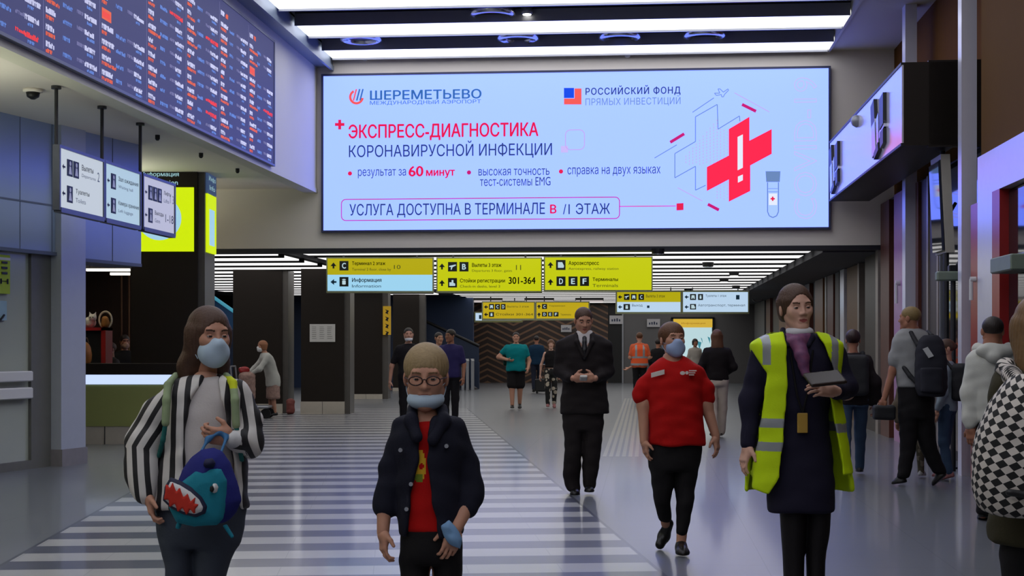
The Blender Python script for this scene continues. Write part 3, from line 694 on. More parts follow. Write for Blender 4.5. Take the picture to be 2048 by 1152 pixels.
for p0, p1, mi, pr in ((1510, 1530, 5, .02), (1534, 1542, 1, .03), (1560, 1575, 4, .03), (1600, 1604, 2, .05), (1612, 1622, 1, .04), (1634, 1650, 4, .05), (1655, 1658, 2, .06), (1660, 1672, 1, .06), (1676, 1684, 5, .06), (1692, 1700, 3, .12), (1702, 1727, 6, .08), (1728, 1731, 2, .12)):
    a, _ = on_u(p0, 690, PF); b, _ = on_u(p1, 690, PF); m.box(PF-pr, 4.15, min(a, b), max(a, b), 0, 2.95, mi)
struct('trim_2', m, [wC, wA, M('slim_profile', (150, 140, 134), .4, .4), lav, wB, grey_wall, M('ochre_panel', (108, 76, 44), .5)])
Yd = 50.; t = thing('wall_clock', 'round grey disc clock at the far end of the right wall', 'clock', ((1516-1024)/F*Yd, Yd, CAMZ+(690-592)/F*Yd), 0)
MB().cyl((0, .05, 0), (0, 0, 0), .22, .22, 24).build('case', M('clock_grey', (120, 122, 124), .5), t); MB().cyl((0, 0, 0), (0, -.01, 0), .18, .18, 24).build('dial', M('clock_face', (150, 150, 150), .5), t)
MB().line((0, 0), (.1, .07), .02, front, .014).line((0, 0), (-.05, .12), .02, front, .014).build('hands', black_m, t)
# dark columns of the far hall: (front px0, px1, side px, Y, skirting height)
def column(name, p0, p1, ps, Y, sk, bottom=0.):
    x0, x1 = (p0-1024)/F*Y, (p1-1024)/F*Y; dep = .95
    m = MB(); m.box(x0, x1, Y, Y+dep, sk, 3.1, 0).box(x0-.01, x1+.01, Y-.01, Y+dep+.01, 0, sk, 2)
    xe = x1+.12*Y/31
    m.box(x1, xe, Y+.06, Y+dep-.05, 0, 3.1, 1)
    m.box((x0+x1)/2-.004, (x0+x1)/2+.004, Y-.013, Y, 0, sk, 1)
    o = struct(name, m, [dark_clad, M('column_edge', (92, 88, 84), .4, .3), tile_m], 0); return o
column('column_poster', 602, 688, 700, 31.3, .26); column('column_seat', 466, 564, 577, 31.6, .2)
column('column_strip', 700, 764, 782, 40., .13); column('column_back', 786, 838, 848, 47., .1)
yb = 31.3; t = thing('notice', 'white printed notice on the dark column between the seated area and the hall', 'notice', ((645-1024)/F*yb, yb, CAMZ+(690-666)/F*yb), 0)
MB().box(-.265, .265, -.015, 0, -.185, .185).build('sheet', M('paper', (206, 204, 200), .7, noise=.02), t)
m = MB()
for r in range(7):
    for c in range(3): m.poly([(-.22+c*.16, .13-r*.04), (-.22+c*.16+random.uniform(.07, .13), .13-r*.04), (-.22+c*.16+.09, .122-r*.04), (-.22+c*.16, .122-r*.04)], front, .018)
m.build('print', M('print_grey', (120, 118, 116), .8), t)
yb = 39.9; t = thing('vertical_sign', 'narrow yellow vertical sign with dark marks on a far column edge', 'sign', ((773.5-1024)/F*yb, yb, CAMZ+(690-641)/F*yb), 0)
MB().box(-.10, .10, -.02, .155, -.38, .38).build('panel', M('amber_sign', (206, 164, 44), emis=.45), t)
m = MB()
for i in range(4): m.poly([(-.05, .3-i*.19), (.06, .26-i*.19), (.03, .2-i*.19), (.05, .16-i*.19), (-.04, .2-i*.19), (0, .25-i*.19)], front, .025)
m.build('marks', black_m, t)
# escalator balustrade and blue lit shapes on the left far side
def escalator(name, label, pts, Y, m):
    w = [W(px, py, Y) for px, py in pts]; t = thing(name, label, 'escalator', (w[0][0], Y, 0), 0)
    a, b = w[0]-np.array([w[0][0], Y, 0]), w[1]-np.array([w[0][0], Y, 0])
    MB().prism([(a[0], a[2]), (b[0], b[2]), (b[0], max(b[2]-.55, 0)), (a[0], max(a[2]-.55, 0))], lambda x, z, d: (x, d, z), 0, .06).build('glass_panel', m[0], t)
    MB().tube([tuple(a), tuple(b)], .05).build('handrail', m[1], t)
    MB().prism([(a[0], max(a[2]-.55, 0)), (b[0], max(b[2]-.55, 0)), (b[0], 0), (a[0], max(a[2]-1.0, 0))], lambda x, z, d: (x, d, z), -.05, .9).build('side_skirt', m[2], t)
bl = M('blue_glass', (58, 96, 140), .15, .2, .8, noise=.1); cy = M('cyan_edge', (90, 190, 220), emis=.45); dk = M('dark_blue', (30, 44, 70), .4)
escalator('escalator', 'blue lit escalator side seen between the info pillar and the first dark column', [(395, 572), (475, 628)], 44., [bl, cy, dk])
escalator('escalator', 'dark escalator balustrade descending behind the man in the purple polo shirt', [(846, 640), (958, 692)], 49., [dk, black_m, dk])
for i, px in enumerate((926, 935, 945)):
    Y = 52.; t = thing('gate_post', ['left', 'middle', 'right'][i]+' slim steel gate post with white cap left of the chevron wall', 'gate post', ((px-1024)/F*48, 48., 0), 0, 'gate posts')
    MB().box(-.045, .045, -.1, .5, 0, 1.0).build('post', grey_metal, t); MB().prism([(-.06, 1.0), (.03, 1.0), (.06, .93), (-.02, .93)], lambda a, b, d: (a, d, b), -.12, .1).build('cap', white_pl, t)
# far ceiling: three short lamps before the chevron wall
for i, (p0, p1) in enumerate(((948, 1004), (1050, 1107), (1152, 1206))):
    Y = 50.; t = thing('short_lamp', ['left', 'middle', 'right'][i]+' short white lamp bar above the far yellow signs', 'ceiling light', ((p0-1024)/F*Y, Y, CAMZ+(690-603)/F*Y-.03), 0, 'short lamp bars before the chevron wall')
    MB().box(0, (p1-p0)/F*Y, 0, .1, 0, .07).build('tube', M('dim_lamp', (210, 200, 200), emis=.75), t); MB().box(-.02, (p1-p0)/F*Y+.02, .0, .12, .07, 3.008-(CAMZ+(690-603)/F*Y-.03)).build('housing', black_m, t)
# ------------------------------------------------------------------ left side: glass doors, pillar, counter, info pillar
LR = math.atan2(.955, .296); LL = (-5.73, 16.8, 0)
lw = lambda name, mb, mats: struct(name, mb, mats, LR, LL)
m = MB()
m.box(-5, 1.05, 0, .2, 2.52, 4.05, 0)
for s_ in np.arange(-4.6, 1.0, .62): m.box(s_-.004, s_+.004, -.004, 0, 2.52, 4.05, 1)
m.box(-5, 1.05, -.012, 0, 3.08, 3.1, 1).box(-5, 1.05, -.02, .2, 2.5, 2.54, 1)
lw('wall_left_upper', m, [blue_panel, M('panel_joint', (92, 100, 120), .5)])
lw('pillar_left', MB().box(1.05, 1.56, -.08, .45, 0, 4.05, 0).box(1.04, 1.57, -.1, .45, 0, .2, 1), [M('pillar_metal', (182, 188, 200), .4, .25, noise=.04), M('pillar_base', (132, 128, 132), .5)])
m = MB().box(1.56, 2.93, -.02, .5, 2.5, 4.05, 0).box(1.56, 2.93, -.03, .5, 2.46, 2.5, 1)
for s_ in (2.25,): m.box(s_-.004, s_+.004, -.025, 0, 2.5, 4.05, 1)
m.box(1.56, 2.93, -.024, 0, 3.0, 3.02, 1)
lw('wall_left_header', m, [blue_panel, M('panel_joint', (92, 100, 120), .5)])
m = MB().box(-5, .66, .1, .14, .08, 2.5, 0).box(.66, 1.05, .06, .2, 0, 2.5, 1)
for s_ in (-1.6, -.5): m.box(s_-.02, s_+.02, .08, .16, 0, 2.5, 2)
m.box(-5, .66, .06, .16, 0, .1, 1)
lw('door_2', m, [door_glass, M('door_frame_grey', (104, 104, 100), .5), grey_metal])
t = thing('push_bar', 'upper white push bar across the grey glass door at left edge', 'handle', LL, LR, 'push bars of the glass door'); MB().rbox(-3, .62, 0, .08, 1.02, 1.14, .012).build('rail', white_pl, t); MB().box(.5, .56, .06, .1, 1.04, 1.1).build('bracket', grey_metal, t)
t = thing('push_bar', 'lower white push bar across the grey glass door at left edge', 'handle', LL, LR, 'push bars of the glass door'); MB().rbox(-3, .62, 0, .08, .82, .95, .012).build('rail', white_pl, t); MB().box(.5, .56, .06, .1, .84, .9).build('bracket', grey_metal, t)
# lime poster on the door
t = thing('door_poster', 'lime green poster with dark lettering on the left glass door', 'poster', LL, LR)
MB().box(-1.2, .26, .06, .09, 2.02, 2.46, 0).box(-1.2, .26, .055, .09, 2.40, 2.43, 1).build('sheet', [M('lime_poster', (168, 190, 40), .6), white_pl], t)
m = MB().text('ВС Н', -.35, .22, 2.13, 2.19, front, -.052, 0, .01)
for i in range(3): m.box(.1, .2, .05, .06, 2.24+i*.06, 2.265+i*.06)
m.build('lettering', black_m, t)
t = thing('door_notice', 'pale blue notice sheet beneath the lime poster on the glass door', 'notice', LL, LR)
MB().box(-.5, .2, .06, .09, 1.72, 1.94).build('sheet', M('pale_blue_sheet', (146, 176, 190), .6), t)
MB().tube([(.0, .05, 1.66), (.14, .05, 1.78)], .012).tube([(0, .05, 1.66), (-.14, .05, 1.78)], .012).tube([(0, .05, 1.66), (0, .05, 1.55)], .014).build('hook', black_m, t)
# counter
t = thing('information_desk', 'green fronted service counter with a glowing white edge and tiled plinth', 'counter', (-5.4, 21.75, 0), 0)
MB().box(-1.3, 1.1, 0, .6, .26, .86).build('front_panel', M('green_front', (150, 156, 92), .55, noise=.05, nscale=2), t)
m = MB().box(-1.3, 1.1, .01, .6, 0, .26, 0)
for i in range(5): m.box(-1.01+i*.5, -1.002+i*.5, .0, .02, 0, .26, 1)
m.build('plinth', [tile_m, black_m], t)
MB().box(-1.3, 1.1, -.02, .1, .87, 1.01).build('light_edge', M('counter_glow', (196, 214, 255), emis=1.1), t)
MB().box(-1.3, 1.12, -.04, .62, 1.01, 1.17).build('worktop', dark_clad, t)
# info pillar
x0, x1 = (262-1024)/F*22.6, (395-1024)/F*22.6; Yp = 22.6
t = thing('information_pillar', 'dark pillar with a glowing lime information panel behind the hanging white signs', 'pillar sign', ((x0+x1)/2, Yp, 0), -.0)
w = (x1-x0)/2
MB().box(-w, w, 0, .8, 0, 4.05, 0).box(w, w+.10, .05, .8, 0, 4.05, 1).build('shaft', [dark_clad, M('column_edge', (92, 88, 84), .4, .3)], t)
def zp(py, Y=Yp): return CAMZ+(HOR-py)/F*Y
def xp(px, Y=Yp): return (px-1024)/F*Y-(x0+x1)/2
lime = M('lime_glow', (206, 232, 10), emis=1.0); paleb = M('pale_glow', (168, 214, 236), emis=.9)
m = MB().box(xp(278), xp(388), -.03, 0, zp(503), zp(375)); m.build('lime_panel', lime, t)
m = MB().disc((xp(320), zp(437)), .33, front, .036, 0, 32); m.disc((xp(320), zp(412)), .06, front, .042, 1).poly([(xp(320)-.07, zp(425)), (xp(320)+.06, zp(425)), (xp(320)+.06, zp(465)), (xp(320)-.04, zp(465))], front, .042, 1)
m.build('information_symbol', [paleb, M('lime_glow')], t)
m = MB().text('Информация', xp(282), xp(358), zp(355), zp(344), front, .01, 0, .012).text('Information', xp(290), xp(356), zp(370), zp(360), front, .01, 0, .012)
m.build('heading', M('heading_glow', (176, 220, 226), emis=.7), t)
sx = w+.10
MB().box(sx, sx+.03, .12, .78, zp(503), zp(385), 0).box(sx+.03, sx+.035, .25, .62, zp(488), zp(415), 1).box(sx, sx+.03, .12, .78, zp(383), zp(338), 2).build('side_panel', [lime, paleb, M('side_blue', (70, 92, 130), emis=.6)], t)
MB().text('Инфо', .2, .7, zp(360), zp(348), side, sx+.034).text('Info', .25, .65, zp(376), zp(366), side, sx+.034).build('side_lettering', M('heading_glow'), t)
# room behind the counter
struct('wall_counter_back', MB().box(-9.5, -5.55, 26.0, 26.2, 0, 2.9), wood('counter_wood', (46, 28, 18), (66, 40, 26)), 0)
struct('ceiling_counter', MB().box(-9.5, -5.6, 23.5, 26.0, 2.72, 2.8), beige_paint, 0)
for i, (p0, p1, py, Y) in enumerate(((172, 258, 542, 24.0), (220, 258, 550, 24.8))):
    t = thing('lamp_bar', ['long', 'short'][i]+' white lamp bar above the service counter', 'ceiling light', ((p0-1024)/F*Y, Y, CAMZ+(690-py)/F*Y), 0, 'lamp bars above the counter')
    MB().box(0, (p1-p0)/F*Y, 0, .08, 0, .04).build('tube', M('warm_lamp', (250, 236, 220), emis=2.6), t); top = 2.72-(CAMZ+(690-py)/F*Y); MB().box(0, (p1-p0)/F*Y, .0, .1, .04, .07).box(.04, .06, .03, .05, .07, top).box((p1-p0)/F*Y-.06, (p1-p0)/F*Y-.04, .03, .05, .07, top).build('housing', grey_metal, t)
for i, px in enumerate((243, 258)):
    Y = 25.6; t = thing('steel_rod', ['left', 'right'][i]+' slim vertical rod of the pair behind the service counter', 'rod', ((px-1024)/F*Y, Y, 0), 0, 'rods behind the counter')
    MB().tube([(0, 0, 0), (0, 0, 2.7)], .016).build('shaft', M('brass_rod', (150, 112, 84), .35, .6), t); MB().lathe([(.05, 0), (.05, .02), (.02, .03)]).build('foot', black_m, t)
t = thing('display_cabinet', 'red framed dark cabinet behind the service counter carrying soft toys', 'cabinet', ((184-1024)/F*23.2, 23.2, 0), 0)
s_ = 23.2/F
def zc(py): return CAMZ+(690-py)*s_
MB().box(-.22, -.15, 0, .4, 1.0, zc(655)).box(.14, .21, 0, .4, 1.0, zc(655)).box(-.22, .21, 0, .4, zc(661), zc(655)).box(-.22, .21, 0, .4, .0, 1.04).build('frame', redm, t)
MB().box(-.15, .14, .05, .38, 1.04, zc(661)).build('glass', black_m, t); MB().box(-.15, .2, -.03, .0, 1.04, 1.07).build('ledge', tile_m, t)
def toy(name, label, x, m, kind):
    o = np.array([(x-1024)*s_, 23.4, zc(655)])
    if kind == 0: P = [ell(o+(0, 0, .08), (.1, .09, .09)), ell(o+(.06, -.05, .15), (.06, .06, .055)), cone(o+(.03, -.04, .19), o+(.01, -.04, .24), .022, .008), cone(o+(.09, -.04, .19), o+(.11, -.04, .24), .022, .008), cone(o+(-.08, 0, .06), o+(-.14, .02, .12), .03, .02)]
    else: P = [ell(o+(0, 0, .06), (.07, .07, .07)), ell(o+(0, -.03, .13), (.055, .05, .05))]
    V, Fq = sdf(P, .012); b = link_mesh(name, V-o, Fq, m, None, None, True, o); tag(b, label, 'toy', 'soft toys on the red cabinet')
    if kind:
        n = 18; q = MB()
        for i in range(n):
            a0, a1 = i*2*math.pi/n, (i+1)*2*math.pi/n
            q.cyl((.1*math.cos(a0), 0, .12+.13*math.sin(a0)), (.1*math.cos(a1), 0, .12+.13*math.sin(a1)), .016, .016, 6)
        q.build('ring', M('cream_ring', (220, 206, 186), .6), b)
    else:
        e = MB()
        for sx in (-.02, .02): e.lathe([(.008, -.006), (.009, 0), (.006, .008)], c=(.06+sx, -.108, .16), n=8)
        e.build('eyes', black_m, b)
toy('soft_toy', 'white fox shaped soft toy on the red cabinet', 172, M('white_plush', (224, 214, 206), .9, bump=.2), 0)
toy('soft_toy', 'tan round soft toy in a cream ring on the red cabinet', 204, M('tan_plush', (150, 100, 52), .9, bump=.2), 1)
t = thing('bag', 'tan rounded bag standing on the service counter beside the pillar', 'bag', ((170-1024)/F*22.0, 22.0, 1.17), 0)
V, Fq = sdf([ell((0, 0, .12), (.1, .08, .2)), half((0, 0, -1), 0)], .012, .004); link_mesh('body', V, Fq, M('tan_leather', (150, 92, 36), .5), None, t, True)
MB().tube([(-.05, 0, .3), (-.03, 0, .37), (.03, 0, .37), (.05, 0, .3)], .01).build('handle', M('tan_dark', (80, 50, 26), .5), t)
t = thing('dome_camera', 'black dome camera under the pale soffit at upper left', 'camera', ((66-1024)/F*15.3, 15.3, 4.05), 0)
MB().lathe([(.10, 0), (.10, -.03), (.07, -.035)], n=20).build('housing', beige_paint, t, True); MB().lathe([(.07, -.035), (.06, -.08), (.02, -.105)], n=20).build('dome', black_m, t, True)
for i, (px, py) in enumerate(((315, 270), (402, 306), (475, 337))):
    Y = (4.05-CAMZ)*F/(HOR-py); t = thing('soffit_spot', ['nearest', 'middle', 'farthest'][i]+' tiny black spot fitting in the pale soffit', 'fitting', ((px-1024)/F*Y, Y, 4.05), 0, 'spot fittings in the soffit')
    MB().lathe([(.03, 0), (.03, -.05), (.015, -.07)], n=10).build('nozzle', black_m, t)
# ------------------------------------------------------------------ big advertising screen
VS = 24.54
def uz(px, py): return on_v(px, py, VS)
ua, zt = uz(647, 152); ub, zt2 = uz(1657, 137); _, zb = uz(648, 461); zt = (zt+zt2)/2
t = thing('advertising_screen', 'huge pale blue advertising screen with a red cross on the wall', 'screen', (*from_hall(0, VS), 0), -TH)
MB().box(ua, ub, 0, .06, zb, zt).build('display_panel', M('screen_blue', (168, 200, 255), emis=1.0, blue=2.8), t)
fr = MB(); w = .035
fr.box(ua-w, ub+w, -.02, .08, zt, zt+w).box(ua-w, ub+w, -.02, .08, zb-w, zb).box(ua-w, ua, -.02, .08, zb, zt).box(ub, ub+w, -.02, .08, zb, zt)
fr.build('bezel', M('bezel', (52, 56, 84), .4), t)
E = lambda n, c, e=1.0: M(n, c, emis=e)
sm = [E('s_red', (226, 28, 74)), E('s_navy', (44, 62, 120)), E('s_blue', (52, 104, 172)), E('s_orange', (240, 88, 82)), E('s_cross', (255, 36, 76)), E('s_pink', (196, 160, 236)),
      E('s_white', (226, 232, 255)), E('s_grey', (104, 134, 184)), E('s_royal', (10, 70, 226)), E('s_faint', (198, 182, 244)), E('s_magenta', (196, 24, 110))]
g = MB()
def TX(s, x0, y0, x1, y1, mi, bold=0., sp=1.):
    a0, b1 = uz(x0, y0); a1, b0 = uz(x1, y1); g.text(s, a0, a1, b0, b1, front, .004, mi, bold, 0., sp)
def LN(p, q, wpx, mi, d=.004): g.line(uz(*p), uz(*q), wpx/122., front, d, mi)
def PG(P, mi, d=.004): g.poly([uz(*p) for p in P], front, d, mi)
TX('ШЕРЕМЕТЬЕВО', 740, 181, 963, 197, 2, .02); TX('МЕЖДУНАРОДНЫЙ АЭРОПОРТ', 740, 200, 962, 208, 2)
TX('РОССИЙСКИЙ ФОНД', 1171, 172, 1361, 190, 1, .02, 1.15); TX('ПРЯМЫХ ИНВЕСТИЦИЙ', 1171, 193, 1361, 211, 7, 0, 1.05)
TX('ЭКСПРЕСС-ДИАГНОСТИКА', 697, 249, 1077, 278, 0, .025); TX('КОРОНАВИРУСНОЙ ИНФЕКЦИИ', 698, 284, 1104, 315, 1, .005)
TX('результат за', 716, 339, 812, 356, 1); TX('60', 817, 332, 847, 353, 0, .03); TX('минут', 852, 340, 910, 356, 0, .03)
TX('высокая точность', 957, 338, 1099, 350, 1); TX('тест-системы EMG', 960, 355, 1101, 371, 1); TX('справка на двух языках', 1135, 335, 1321, 352, 1)
TX('УСЛУГА ДОСТУПНА В ТЕРМИНАЛЕ', 699, 408, 1090, 433, 1, .008); TX('В', 1100, 409, 1113, 427, 0, .03); TX('/1 ЭТАЖ', 1126, 407, 1220, 428, 1, .008)
for x, y, mi in ((700, 347, 0), (938, 345, 10), (1122, 343, 0)): g.disc(uz(x, y), .035, front, .004, mi)
LN((670, 249), (689, 249), 6, 0); LN((679.5, 239.5), (679.5, 259), 6, 0)
a0, b1 = uz(683, 399); a1, b0 = uz(1239, 437); g.rrect(a0, a1, b0, b1, .07, .014, front, .004, 10)
LN((1239, 413), (1352, 412), 1.5, 0); PG([(1353, 407), (1367, 406), (1367, 420), (1353, 421)], 0)
a0, b1 = uz(1131, 260); a1, b0 = uz(1169, 299); g.rrect(a0, a1, b0, b1, .08, .012, front, .004, 5); PG([(1122, 292), (1136, 292), (1136, 305), (1122, 305)], 9, .002)
PG([(1128, 176), (1148, 176), (1148, 196), (1128, 196)], 8, .006); PG([(1128, 197), (1149, 197), (1149, 177), (1163, 177), (1163, 209), (1128, 209)], 3)
c = uz(713, 194); g.ring(c, .085, .125, front, .004, 3, 24, math.radians(115), math.radians(350))
for i in range(3): g.line((c[0]-.05+i*.055, c[1]-.06), (c[0]+.0+i*.055, c[1]+.13), .024, front, .006, 3 if i == 0 else 2)
z3 = lambda P: [(1060+x/3.031, 100+y/3.031) for x, y in P]
PG(z3([(1330,405),(1330,550),(1465,480),(1465,630),(1335,700),(1335,855),(1205,920),(1205,785),(1072,855),(1072,710),(1205,640),(1205,480)]), 4, .008)
PG(z3([(1258,528),(1290,512),(1290,714),(1258,730)]), 6, .012); PG(z3([(1260,768),(1290,755),(1290,790),(1260,805)]), 6, .012)
oc = z3([(1065,820),(1003,850),(1003,705),(878,775),(878,628),(1003,555),(1003,405),(1135,330),(1140,480),(1270,400),(1272,432)])
for p, q in zip(oc[:-1], oc[1:]): LN(p, q, 1.6, 7)
for p, q, w_, mi in (((985,378),(1115,290),1.5,7),((755,655),(890,575),1.5,7),((1240,260),(1450,375),1.2,5),((895,835),(1045,915),1.2,5),((1285,330),(1370,372),6,10),((850,560),(935,508),6,10),((1078,935),(1145,970),6,10)):
    a, b = z3([p, q]); LN(a, b, w_, mi)
for i, x in enumerate(range(945, 1200, 21)):
    top = 640-(x-945)*1.15 if x < 1140 else 470+(x-1140)*.4; top = max(top, 400); bot = 690 if x < 1130 else 900
    y = top
    while y < bot:
        if not (x > 1072 and 712-(x-1072)*.55 < y < 850-(x-1072)*.5): a, b = z3([(x, y), (x, y+9)]); LN(a, b, 1.2, 5)
        y += 18
pl = z3([(1118,262),(1150,262),(1140,236),(1152,236),(1172,256),(1200,236),(1204,244),(1180,268),(1172,284),(1162,284),(1160,270),(1130,276)])
for p, q in zip(pl, pl[1:]+pl[:1]): LN(p, q, 1.4, 7)
PG(z3([(1428,735),(1518,735),(1514,800),(1432,800)]), 7); tb = z3([(1440,802),(1440,980),(1450,1005),(1472,1016),(1495,1005),(1506,980),(1506,802)])
for p, q in zip(tb[:-1], tb[1:]): LN(p, q, 2, 7)
for y in (840, 860): a, b = z3([(1444, y), (1502, y)]); LN(a, b, 1, 7)
PG(z3([(1448,870),(1498,870),(1498,940),(1448,940)]), 6, .003); a, b = z3([(1458,902),(1484,902)]); LN(a, b, 3, 0, .006); a, b = z3([(1471,889),(1471,915)]); LN(a, b, 3, 0, .006)
a0, b1 = uz(1588, 155); a1, b0 = uz(1634, 438); g.vtext('COVID-19', a0, a1, b0, b1, front, .004, 9, 0, .010)
g.build('picture', sm, t)
# ------------------------------------------------------------------ flight board on the left fascia
UB = -5.43
vA, vB_ = 6.0, on_u(541, 300, UB)[0]
t = thing('flight_board', 'long dark blue flight information board with columns of lit rows', 'information board', (*from_hall(UB, 0), 0), -TH)
MB().box(-.02, .05, vA, vB_, 4.07, 5.84).build('display_panel', M('board_blue', (62, 64, 108), emis=.95), t)
MB().box(-.02, .06, vA, vB_, 4.04, 4.07).box(-.02, .06, vA, vB_, 5.84, 5.87).box(-.02, .06, vB_, vB_+.04, 4.04, 5.87).build('frame', M('board_frame', (90, 94, 120), .4), t)
bm = [E('b_white', (200, 202, 236)), E('b_orange', (222, 96, 62)), E('b_blue', (96, 130, 206)), E('b_red', (236, 60, 60)), E('b_dim', (112, 112, 156))]
g = MB(); rnd = random.Random(11)
def greek(a, b, w_, h, mi):      # a run of small lit letter strokes, too blurred in the photo to read
    x = a
    while x < a+w_:
        l = rnd.uniform(.018, .034); k = rnd.random()
        if k < .6: g.box(.05, .053, x, x+l*.8, b, b+h*rnd.choice((1, 1, .7)), mi)
        else: g.box(.05, .053, x, x+l*.3, b, b+h, mi); g.box(.05, .053, x, x+l*.8, b+h*.6, b+h*.85, mi)
        x += l+.006
for ci in range(10):
    v0 = vB_-1.40*(ci+1)+.06
    if v0 < vA: break
    g.box(.05, .052, v0-.06, v0-.055, 4.1, 5.8, 4)
    for r in range(11):
        z0 = 5.70-.153*r; kind = rnd.random()
        if r == 0: greek(v0, z0-.05, .16, .06, 0); greek(v0+.22, z0-.05, .1, .06, 1); continue
        if kind < .045 and ci < 9: g.box(.05, .052, v0, v0+.26, z0-.09, z0+.02, 1); greek(v0+.02, z0-.07, .2, .06, 3); continue
        greek(v0, z0-.035, rnd.uniform(.14, .34), .052, 0); greek(v0, z0-.088, rnd.uniform(.1, .42), .036, 1); greek(v0+.40, z0-.05, rnd.uniform(.1, .28), .04, 2)
        m1 = 3 if rnd.random() < .07 else 0
        greek(v0+.74, z0-.03, .18, .035, 4 if m1 == 0 else 3); greek(v0+.94, z0-.04, rnd.uniform(.2, .34), .048, m1); greek(v0+1.0, z0-.085, rnd.uniform(.1, .2), .028, 2)
g.build('lit_rows', bm, t)
# ------------------------------------------------------------------ hanging white signs at the left
UL = -5.88
hs = [(119, 205.5), (210, 279), (286, 348)]
zT, zB = 3.43, 2.83
lead = ['nearest', 'middle', 'farthest']
cols = [(206, 216, 226), (186, 214, 232), (196, 198, 222)]
txt = [[('▪▪', 'Вылеты', 'Departures'), ('▪', 'Туалеты', 'Toilets')], [('▪', 'Зал ожидания', 'Waiting hall'), ('▪', 'Камера хранения', 'Left luggage')], [('▪▪▪', 'Лифты', 'Lifts'), ('▪', 'Выходы', 'Gates')]]
signink = M('sign_ink', (30, 42, 70), .6, noise=0); signgrey = M('sign_ink_grey', (104, 118, 140), .6, noise=0)
for i, (p0, p1) in enumerate(hs):
    v0, _ = on_u(p0, 400, UL); v1, _ = on_u(p1, 400, UL); L = v1-v0
    t = thing('hanging_sign', '%s of three hanging white direction signs below the flight board' % lead[i], 'sign', (*from_hall(UL, v0), zB), -TH, 'white hanging signs at the left')
    MB().box(-.05, .0, 0, L, 0, .6).build('lit_panel', M('sign_pale%d' % i, cols[i], emis=.80), t)
    MB().box(-.06, .015, -.03, 0, -.03, .63).box(-.06, .015, L, L+.03, -.03, .63).box(-.06, .015, 0, L, .6, .63).box(-.06, .02, 0, L, -.05, .0).build('frame', M('sign_frame', (80, 84, 98), .4, .4), t)
    MB().tube([(-.03, -.01, .62), (-.03, -.01, 4.05-zB)], .02).lathe([(.05, 4.02-zB), (.05, 4.05-zB)], c=(-.03, -.01, 0)).build('hanger', M('dark_pole', (60, 60, 64), .4, .5), t)
    g = MB()
    for r, (ic, a, b) in enumerate(txt[i]):
        z = .37-r*.27; n = len(ic); s0 = L*.16
        MB().poly([(L*.05, z+.05), (L*.085, z+.08), (L*.085, z+.02)], side, .004, 0).line((L*.07, z+.05), (L*.12, z+.05), .02, side, .004, 0).build('arrow', [signink], t)
        for k in range(n):
            MB().box(.0, .006, s0+k*.17, s0+k*.17+.145, z-.03, z+.14, 0).disc((s0+k*.17+.072, z+.10), .025, side, .009, 2, 10).poly([(s0+k*.17+.03, z-.01), (s0+k*.17+.115, z-.01), (s0+k*.17+.09, z+.07), (s0+k*.17+.05, z+.07)], side, .009, 2).build('pictogram', [signink, signgrey, white_pl], t)
        x = s0+n*.17+.06
        g.text(a, x, min(x+.055*len(a), L*.97), z+.07, z+.13, side, .004, 0, .01); g.text(b, x, min(x+.04*len(b), L*.9), z-.01, z+.035, side, .004, 1)
        if r == 0 and i != 1: g.text('2' if i == 0 else '1 3', L*.86, None, z+.0, z+.10, side, .004, 1)
    if i == 2: g.text('1-18', L*.70, L*.97, .12, .22, side, .005, 0)
    g.build('lettering', [signink, signgrey, white_pl], t)
